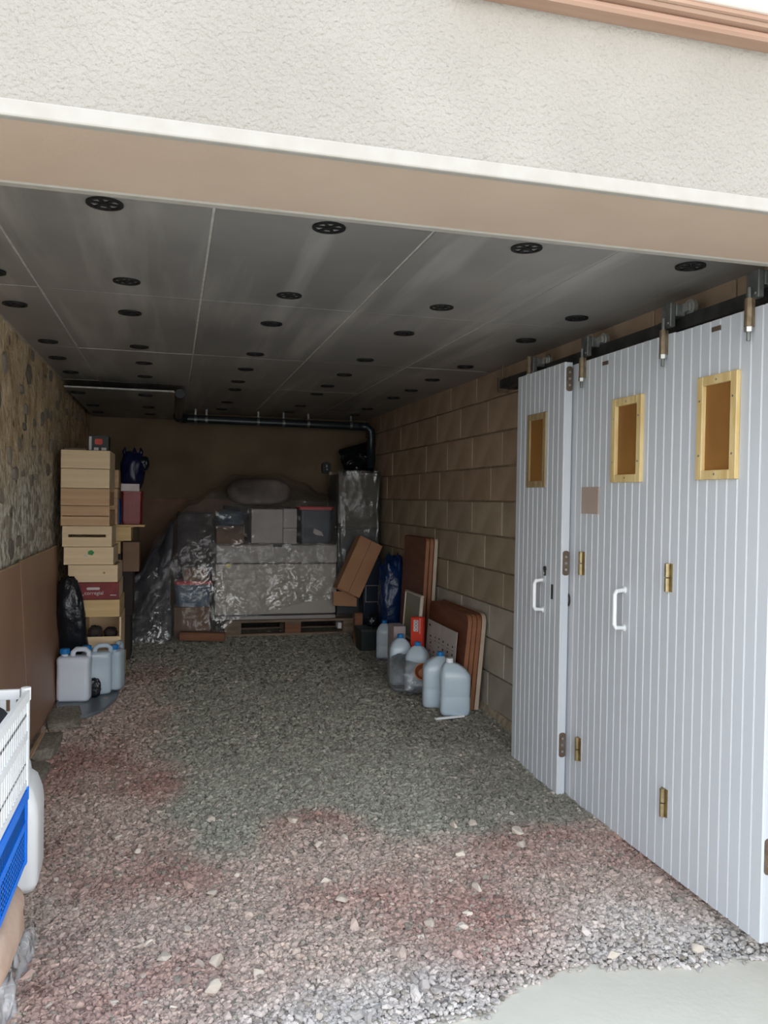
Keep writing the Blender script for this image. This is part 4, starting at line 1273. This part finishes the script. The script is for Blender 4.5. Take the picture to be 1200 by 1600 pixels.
tag(sk.build('white_stick', M['white_plastic'], loc=(1.64, 4.575, floor_z(1.66,4.6)+.012), rot=(0,0,R(9)), bevel=.003), 'white plastic stick lying before the nearest bottle', 'stick')
# plastic bag round the pair
mb = blob((1.575, 5.27, .245), (.25,.42,.24), 41, .16, 2.4, 2.6, 44, 28)
for i, v in enumerate(mb.v):
    k = max(0, 1-(v[2]-.13)/.12)
    mb.v[i] = (v[0]-(.02*k), v[1]-.03*k, max(v[2], floor_z(v[0], v[1])+.010))
tag(mb.build('plastic_bag', M['film_bag'], smooth=True), 'crumpled clear plastic bag round the pair of bottles', 'bag')
def flatbag(u, v):
    x = 1.47+.25*u; y = 5.62+.75*v
    return (x+.02*fz((u,v,0),3,1), y, floor_z(x, y)+.018+.03*abs(fz((u,v,0),4,3))*sstep(0,.2,u)*sstep(1,.8,u))
mb = MB(); mb.grid(flatbag, 24, 40)
tag(mb.build('plastic_bag', M['film_bag'], smooth=True), 'flattened clear plastic lying on the gravel behind the bottles', 'plastic')
pot = thing('clay_pot', 'small orange clay pot lying on the plastic bag beside the bottles', 'pot', (1.615, 5.035, .30), (R(72), 0, R(-20)))
mb = MB(); rings = [[(r_*math.cos(2*math.pi*k/20), r_*math.sin(2*math.pi*k/20), z) for k in range(20)] for (r_, z) in ((.036,0),(.05,.085),(.056,.086),(.056,.105),(.050,.105),(.046,.08),(.032,.01))]
mb.loft(rings); mb.build('pot_body', M['clay'], pot, smooth=False)
# dark green bin, navy case, blue bag
db = thing('dark_bin', 'low dark green plastic bin before the pallet corner', 'bin', (1.60, 6.44, floor_z(1.6,6.5)+.012))
mb = MB(); rings = [[(x*k, .12+y*k, z) for x, y in rrect(.17,.24,.02)] for (k, z) in ((.86,0),(1,.16),(1.05,.162),(1.05,.18),(.98,.18),(.94,.10))]
mb.loft(rings); mb.build('tub', mat('dark_green_plastic', srgb(38,46,46), srgb(30,38,38), rough=.45), db)
carton('cardboard_box', 'small terracotta cardboard piece standing behind the dark bin', 'box', 1.53, 1.60, 6.72, 6.78, floor_z(1.5,6.7)+.012, .46, M['brown_wood'], flap=False)
nc = thing('navy_case', 'dark navy case standing behind the tilted cardboard box', 'case', (1.775, 7.105, floor_z(1.6,7.1)+.012))
MB().box(-.08,.08,0,.18,0,.70).build('shell', M['navy_box'], nc, bevel=.012, seg=2)
mb = MB()
for a in (( -.06,.06,.30,.304),(-.06,.06,.45,.454)): mb.box(a[0],a[1],-.002,0,a[2],a[3])
mb.box(-.06,-.057,-.002,0,.30,.454); mb.box(.057,.06,-.002,0,.30,.454)
mb.build('print', M['print_white'], nc)['label'] = 'thin pale outline on the case front'
mb = blob((0,0,.385), (.20,.17,.77), 51, .26, 2.2, 2.8, 40, 36)
tag(mb.build('blue_bag', M['bluebag'], loc=(1.80, 6.50, floor_z(1.8,6.5)+.010), smooth=True), 'tall shiny blue plastic bag left of the tall brown boards', 'bag')
mb = blob((0,0,.05), (.10,.09,.10), 52, .2, 3)
tag(mb.build('black_bag', M['binbag'], loc=(1.635, 6.38+.14, floor_z(1.63,6.5)+.20), smooth=True), 'black plastic lump lying in the dark green bin', 'bag')

# tilted cardboard box resting on the pallet corner
tb = thing('cardboard_box', 'tilted brown cardboard box with open flaps before the wrapped appliance', 'box', (1.515, 6.93, .612), (R(-6), R(25.5), 0))
w, h, d = .225, .51, .16
mb = MB(); t = .004
mb.box(-w/2, w/2, 0, t, 0, h); mb.box(-w/2, w/2, d-t, d, 0, h); mb.box(-w/2, -w/2+t, t, d-t, 0, h); mb.box(w/2-t, w/2, t, d-t, 0, h); mb.box(-w/2, w/2, 0, d, h-t, h)
mb.build('carton', M['cardboard'], tb)
mb = MB(); mb.box(-w/2+.004, w/2-.004, -.002, .002, -.13, 0, Matrix.Translation((.01, d, .01)) @ Matrix.Rotation(R(-22), 4, 'Y') @ Matrix.Rotation(R(-8), 4, 'X')); mb.build('flap', M['cardboard'], tb)
mb = MB(); mb.box(-.003, .003, -.0015, 0, 0, h); mb.build('seam', M['cardboard_dark'], tb)

# ================================================================ BACK
PZ = floor_z(1, 7.4)+.004
pl = thing('pallet', 'weathered grey wooden pallet under the chest freezer', 'pallet', (1.07, 7.22, PZ-.006))
def pbox(nm, *a, m=None): return MB().box(*a).build(nm, m or M['pallet'], pl, bevel=.002)
for y in (0, .35, .70):
    pbox('bottom_board', -.61,.61, y, y+.10, 0,.022)
    for i, x in enumerate((-.61, -.0725, .465)):
        pbox('block', x, x+.145, y, y+.10, .022,.10, m=M['brown_wood'] if (i == 1 and y == 0) else None)
for x in (-.61, -.0725, .465): pbox('stringer', x, x+.145, 0, .80, .10,.122)
for k in range(5):
    y = k*.165
    pbox('deck_board', -.61,.61, y, y+.135, .122,.144)
tag(MB().box(1.50,1.575,7.30,7.40,PZ+.03,PZ+.088).build('white_box', M['white_plastic'], bevel=.004), 'small white box pushed into the right gap of the pallet', 'box')
plk = MB(); plk.box(-.19,.19,-.04,.04,0,.07)
tag(plk.build('plank', M['brown_wood'], loc=(.26,7.00,floor_z(0,7.08)+.025), rot=(0,R(2),R(-6)), bevel=.004), 'red-brown timber lying left of the pallet', 'plank')

fzr = thing('chest_freezer', 'white chest freezer wrapped in plastic film on the pallet', 'freezer', (.92, 7.22, PZ+.139+.002))
W_ = 1.09
zb = .02
MB().box(-W_/2, W_/2, .02, .60, .045, .50).build('body', M['freezer'], fzr, bevel=.008, seg=2)
MB().box(-W_/2+.02, W_/2-.02, .04, .58, 0, .045).build('plinth_recess', M['black'], fzr)
MB().box(-W_/2+.01, W_/2, .015, .06, 0, .032).build('plinth', M['freezer_lid'], fzr, bevel=.003)
MB().box(-W_/2, W_/2, 0, .60, .508, .675).build('lid', M['freezer_lid'], fzr, bevel=.014, seg=3)
MB().box(-W_/2+.005, W_/2-.005, .03, .59, .499, .509).build('gasket', M['black'], fzr)
mb = MB(); mb.box(-.04,.04,-.01,.02,.655,.678); mb.build('lock', M['black'], fzr)
MB().box(-W_/2+.09, -W_/2+.13, -.003, .02, .475, .505).build('rating_label', M['yellow'], fzr)['label'] = 'small yellow label'
TOPZ = PZ+.141+.675+.003
def on_top(n_, lab, cat, x0, x1, y0, y1, h, m, **k): return carton(n_, lab, cat, x0, x1, y0, y1, TOPZ, TOPZ+h, m, **k)
on_top('cardboard_box', 'brown carton on the left of the freezer lid, under film', 'box', .385, .63, 7.30, 7.62, .15, M['cardboard_dark'])
mb = blob((0,0,.07), (.27,.28,.15), 61, .16, 2.6)
tag(mb.build('grey_bundle', M['bluegrey'], loc=(.51,7.46,TOPZ+.155), smooth=True), 'grey-green bundle lying on the brown carton', 'bundle')
on_top('white_box', 'large white carton in the middle of the freezer lid', 'box', .70, .985, 7.38, 7.66, .31, M['white_box'])
on_top('white_box', 'lower of the two narrow white cartons beside the large one', 'box', .99, 1.115, 7.38, 7.66, .135, M['white_box'])
r_ = carton('white_box', 'upper of the two narrow white cartons beside the large one', 'box', .99, 1.115, 7.38, 7.66, TOPZ+.142, TOPZ+.315, M['white_box'])
def lid_box(lab, x0, x1, y0, y1, z0, h, body, lid):
    r_ = thing('storage_box', lab, 'box', ((x0+x1)/2, y0, z0))
    w = (x1-x0); d = y1-y0
    mb = MB(); rings = [[(x*k, d/2+y*k, z) for x, y in rrect(w,d,.03)] for (k, z) in ((.90,0),(.97,h-.03),(1.0,h-.028),(1.0,h-.02))]
    mb.loft(rings); mb.build('tub', body, r_)
    mb = MB(); rings = [[(x*k, d/2+y*k, z) for x, y in rrect(w,d,.03)] for (k, z) in ((1.02,h-.022),(1.02,h),(.98,h+.008),(.95,h+.008))]
    mb.loft(rings); mb.build('lid', lid, r_)
    return r_
rb = lid_box('dark blue storage box with a red lid on the freezer', 1.135, 1.455, 7.36, 7.66, TOPZ, .335, M['navy_box'], M['red_lid'])
mb = MB(); mb.add([(.0,-.001,.08),(.07,-.001,.07),(.05,-.001,.11),(-.02,-.001,.14),(-.03,-.001,.10)],[(0,1,2,3,4)])
mb.build('print', M['print_white'], rb)['label'] = 'pale angular print'
mb = blob((0,0,.10), (.60,.30,.26), 63, .10, 1.8)
tag(mb.build('grey_bundle', mat('grey_brown_cloth', srgb(176,160,152), srgb(150,136,130), rough=.8), loc=(.82,7.90,TOPZ+.372), smooth=True), 'dull grey bundle under the film behind the white cartons', 'bundle')
carton('cardboard_box', 'dark carton behind the white cartons, under the dull bundle', 'box', .48, 1.12, 7.84, 8.0, PZ+.142, TOPZ+.335, M['dark_carton'])

# wrapped upright appliance in the right corner
ap = thing('upright_fridge', 'tall upright appliance wrapped in clear film in the right corner', 'fridge', (1.69, 7.32, PZ+.142))
w = .20
MB().box(-w, w, .03, .50, .0, 1.33).build('cabinet', mat('dim_grey_enamel', srgb(84,80,74), srgb(70,66,60), rough=.45), ap, bevel=.01, seg=2)
MB().box(-w, w, 0, .03, .02, .82).build('door', mat('grey_appliance_door', srgb(62,66,70), srgb(52,56,60), rough=.4), ap, bevel=.006)
MB().box(-w, w, 0, .03, .83, 1.32).build('door', mat('greyish_appliance_door', srgb(82,77,68), srgb(68,64,57), rough=.4), ap, bevel=.006)
MB().box(-w+.01, -w+.03, -.025, 0, .87, 1.12).build('handle', M['steel'], ap)
def wrap(u, v):
    a = 2*math.pi*u
    c, s = math.cos(a), math.sin(a)
    e = .28
    x = math.copysign(abs(c)**e, c)*(w+.018); y = .25+math.copysign(abs(s)**e, s)*(.285)
    z = .34+1.02*v
    k = .014*fz((c*1.2, s*1.2, z*1.1), 2.6, 8)
    return (x*(1+k*2), y+k*1.5-.0, z)
mb = MB(); mb.grid(wrap, 90, 50)
mb.build('film_wrap', M['film'], ap, smooth=True)['label'] = 'loose clear film wrapped round the cabinet'
tag(MB().box(1.70,1.88,7.34,7.80,PZ+.012,PZ+.138).build('timber_block', M['pallet'], bevel=.003), 'timber block under the wrapped appliance beside the pallet', 'timber')
def bdrape(u, v):
    x = 1.62+.30*u; z = 1.70+.33*v - .1*(1-u)*v
    return (x+.02*fz((u,v,0),3,5), 7.70+.10*fz((u,v,0),2,7)+.22*v, z)
mb = MB(); mb.grid(bdrape, 30, 30)
tag(mb.build('black_sheet', M['binbag'], smooth=True, solid=.003), 'black plastic sheet hanging in the right back corner', 'sheet')
hk = thing('wall_socket', 'small black socket with pale marks on the back wall', 'socket', (1.52, YB-.002, 1.755))
mb = MB(); mb.prism(rrect(.085,.12,.03,4,0,0), 1, -.05, 0); mb.build('housing', M['black'], hk)
mb = MB(); mb.box(-.004,.012,-.052,-.05,.005,.03); mb.box(.0,.015,-.052,-.05,-.025,-.008); mb.build('marks', M['translucent_box'], hk)

# left of the freezer: dark upright carton, lidded box, cartons, tarp
carton('tall_carton', 'tall dark purple-brown carton standing left of the freezer', 'box', .045, .355, 7.42, 7.80, floor_z(0,7.5)+.014, 1.29, M['purple'])
carton('cardboard_box', 'pale brown carton under the left lidded box', 'box', .025, .33, 7.16, 7.40, floor_z(0,7.2)+.014, .475, M['cardboard_dark'])
lid_box('blue-grey storage box with a red lid left of the freezer', .03, .345, 7.165, 7.40, .479, .215, M['bluegrey'], M['red_lid'])
carton('cardboard_box', 'small carton on the red lid left of the freezer', 'box', .10, .30, 7.16, 7.38, .704, .815, M['cardboard_dark'])
tag(MB().box(-.31,.62,8.105,8.125,floor_z(0,8.1)+.012,1.42).build('hardboard_sheet', M['cardboard_dark'], bevel=.002), 'reddish brown board against the back wall behind the tarp', 'board')
def tarp(u, v):
    x = -.42+.425*u
    top = lerp_tab([(-.42,.48),(-.3,.74),(-.15,.98),(.0,1.22)], x)
    z0 = floor_z(x, 7.1)+.012
    if v < .6:
        k = v/.6; y = 7.08+.14*k+.05*fz((x,k,0),2.2,3); z = z0+(top-z0)*k
    else:
        k = (v-.6)/.4; y = 7.22+.75*k; z = top-.12*k*k
    return (x+.03*fz((x*2,v*2,0),2,9), y+.03*fz((x,v,0),5,4)*(1-.7*v), max(z+.035*fz((x,y,0),4,6), z0))
mb = MB(); mb.grid(tarp, 50, 70)
tag(mb.build('tarpaulin', M['tarp'], smooth=True, solid=.004), 'dark grey tarpaulin draped left of the freezer', 'tarpaulin')
# big clear sheet over everything
def cover(u, v):
    x = -.44+1.895*u
    top = lerp_tab([(-.44,.52),(-.36,.66),(-.10,1.12),(.17,1.40),(.38,1.52),(.58,1.655),(1.0,1.665),(1.2,1.60),(1.40,1.50),(1.47,1.48)], x)
    z0 = floor_z(x, 7.1)+.014 if x < .40 else lerp_tab([(.40, floor_z(0,7.1)+.014),(.55,.37),(1.3,.52),(1.47,.55)], x)
    y0 = lerp_tab([(-.44,7.0),(-.02,6.98),(.1,7.11),(.45,7.12),(1.47,7.165)], x)
    mid = 1.03 if x > .36 else z0+(top-z0)*.7
    if v < .5:
        k = v/.5; z = z0+(mid-z0)*k; y = y0+(7.175-y0)*sstep(0,1,k)
    elif v < .72:
        k = (v-.5)/.22; z = mid+(min(top,1.42)-mid)*k if x > .36 else mid+(top-.03-mid)*k; y = 7.175+.15*k
    else:
        k = (v-.72)/.28; zb_ = min(top,1.42) if x > .36 else top-.03
        z = zb_+(top-zb_)*math.sin(math.pi/2*min(1,k*1.6)); y = 7.325+.72*k
    a = .016
    return (x+.012*fz((x,z,0),6,1), y-.012-a*abs(fz((x,z*1.2,y),3.5,2))-.016*abs(fz((x*1.3,z,y),8,3)), z+.012*fz((x,y,z),4,4)*(v > .05))
mb = MB(); mb.grid(cover, 200, 190)
tag(mb.build('plastic_sheet', M['film'], smooth=True), 'large clear plastic sheet draped over the freezer and the goods beside it', 'sheet')

# pipe along the back of the ceiling
pp = thing('drain_pipe', 'dark grey drain pipe hung under the ceiling at the back', 'pipe', (0,0,0))
mb = MB(); PY, PZ2 = 7.70, 2.165
mb.tube([(.04,PY,PZ2),(1.80,PY,PZ2-.01)], .038, 16); mb.build('pipe_run', M['pipe'], pp, smooth=False)
mb = MB(); mb.tube([(.045,6.05,2.19),(.045,6.12,2.185),(.045,6.4,2.18),(.045,7.55,2.17)], .034, 14); mb.build('pipe_run', M['pipe'], pp)
mb = MB(); mb.tube([(.045,7.52,2.168),(.043,7.62,2.166),(.06,7.69,2.165),(.12,7.70,2.165)], .045, 16); mb.build('elbow', M['pipe'], pp, smooth=True)
mb = MB(); mb.tube([(1.75,PY,PZ2-.01),(1.84,PY,PZ2-.012),(1.885,PY,PZ2-.05),(1.89,PY,PZ2-.12),(1.89,PY,1.75)], .040, 16); mb.build('elbow', M['pipe'], pp, smooth=True)
for x in (.20,.30,.78,1.02,1.26,1.68):
    mb = MB(); mb.cyl((x-.012,PY,PZ2-.004),(x+.012,PY,PZ2-.004),.042,16); mb.box(x-.008,x+.008,PY-.006,PY+.006,PZ2+.03,ZC-.003)
    mb.build('pipe_clip', M['steel'], pp)
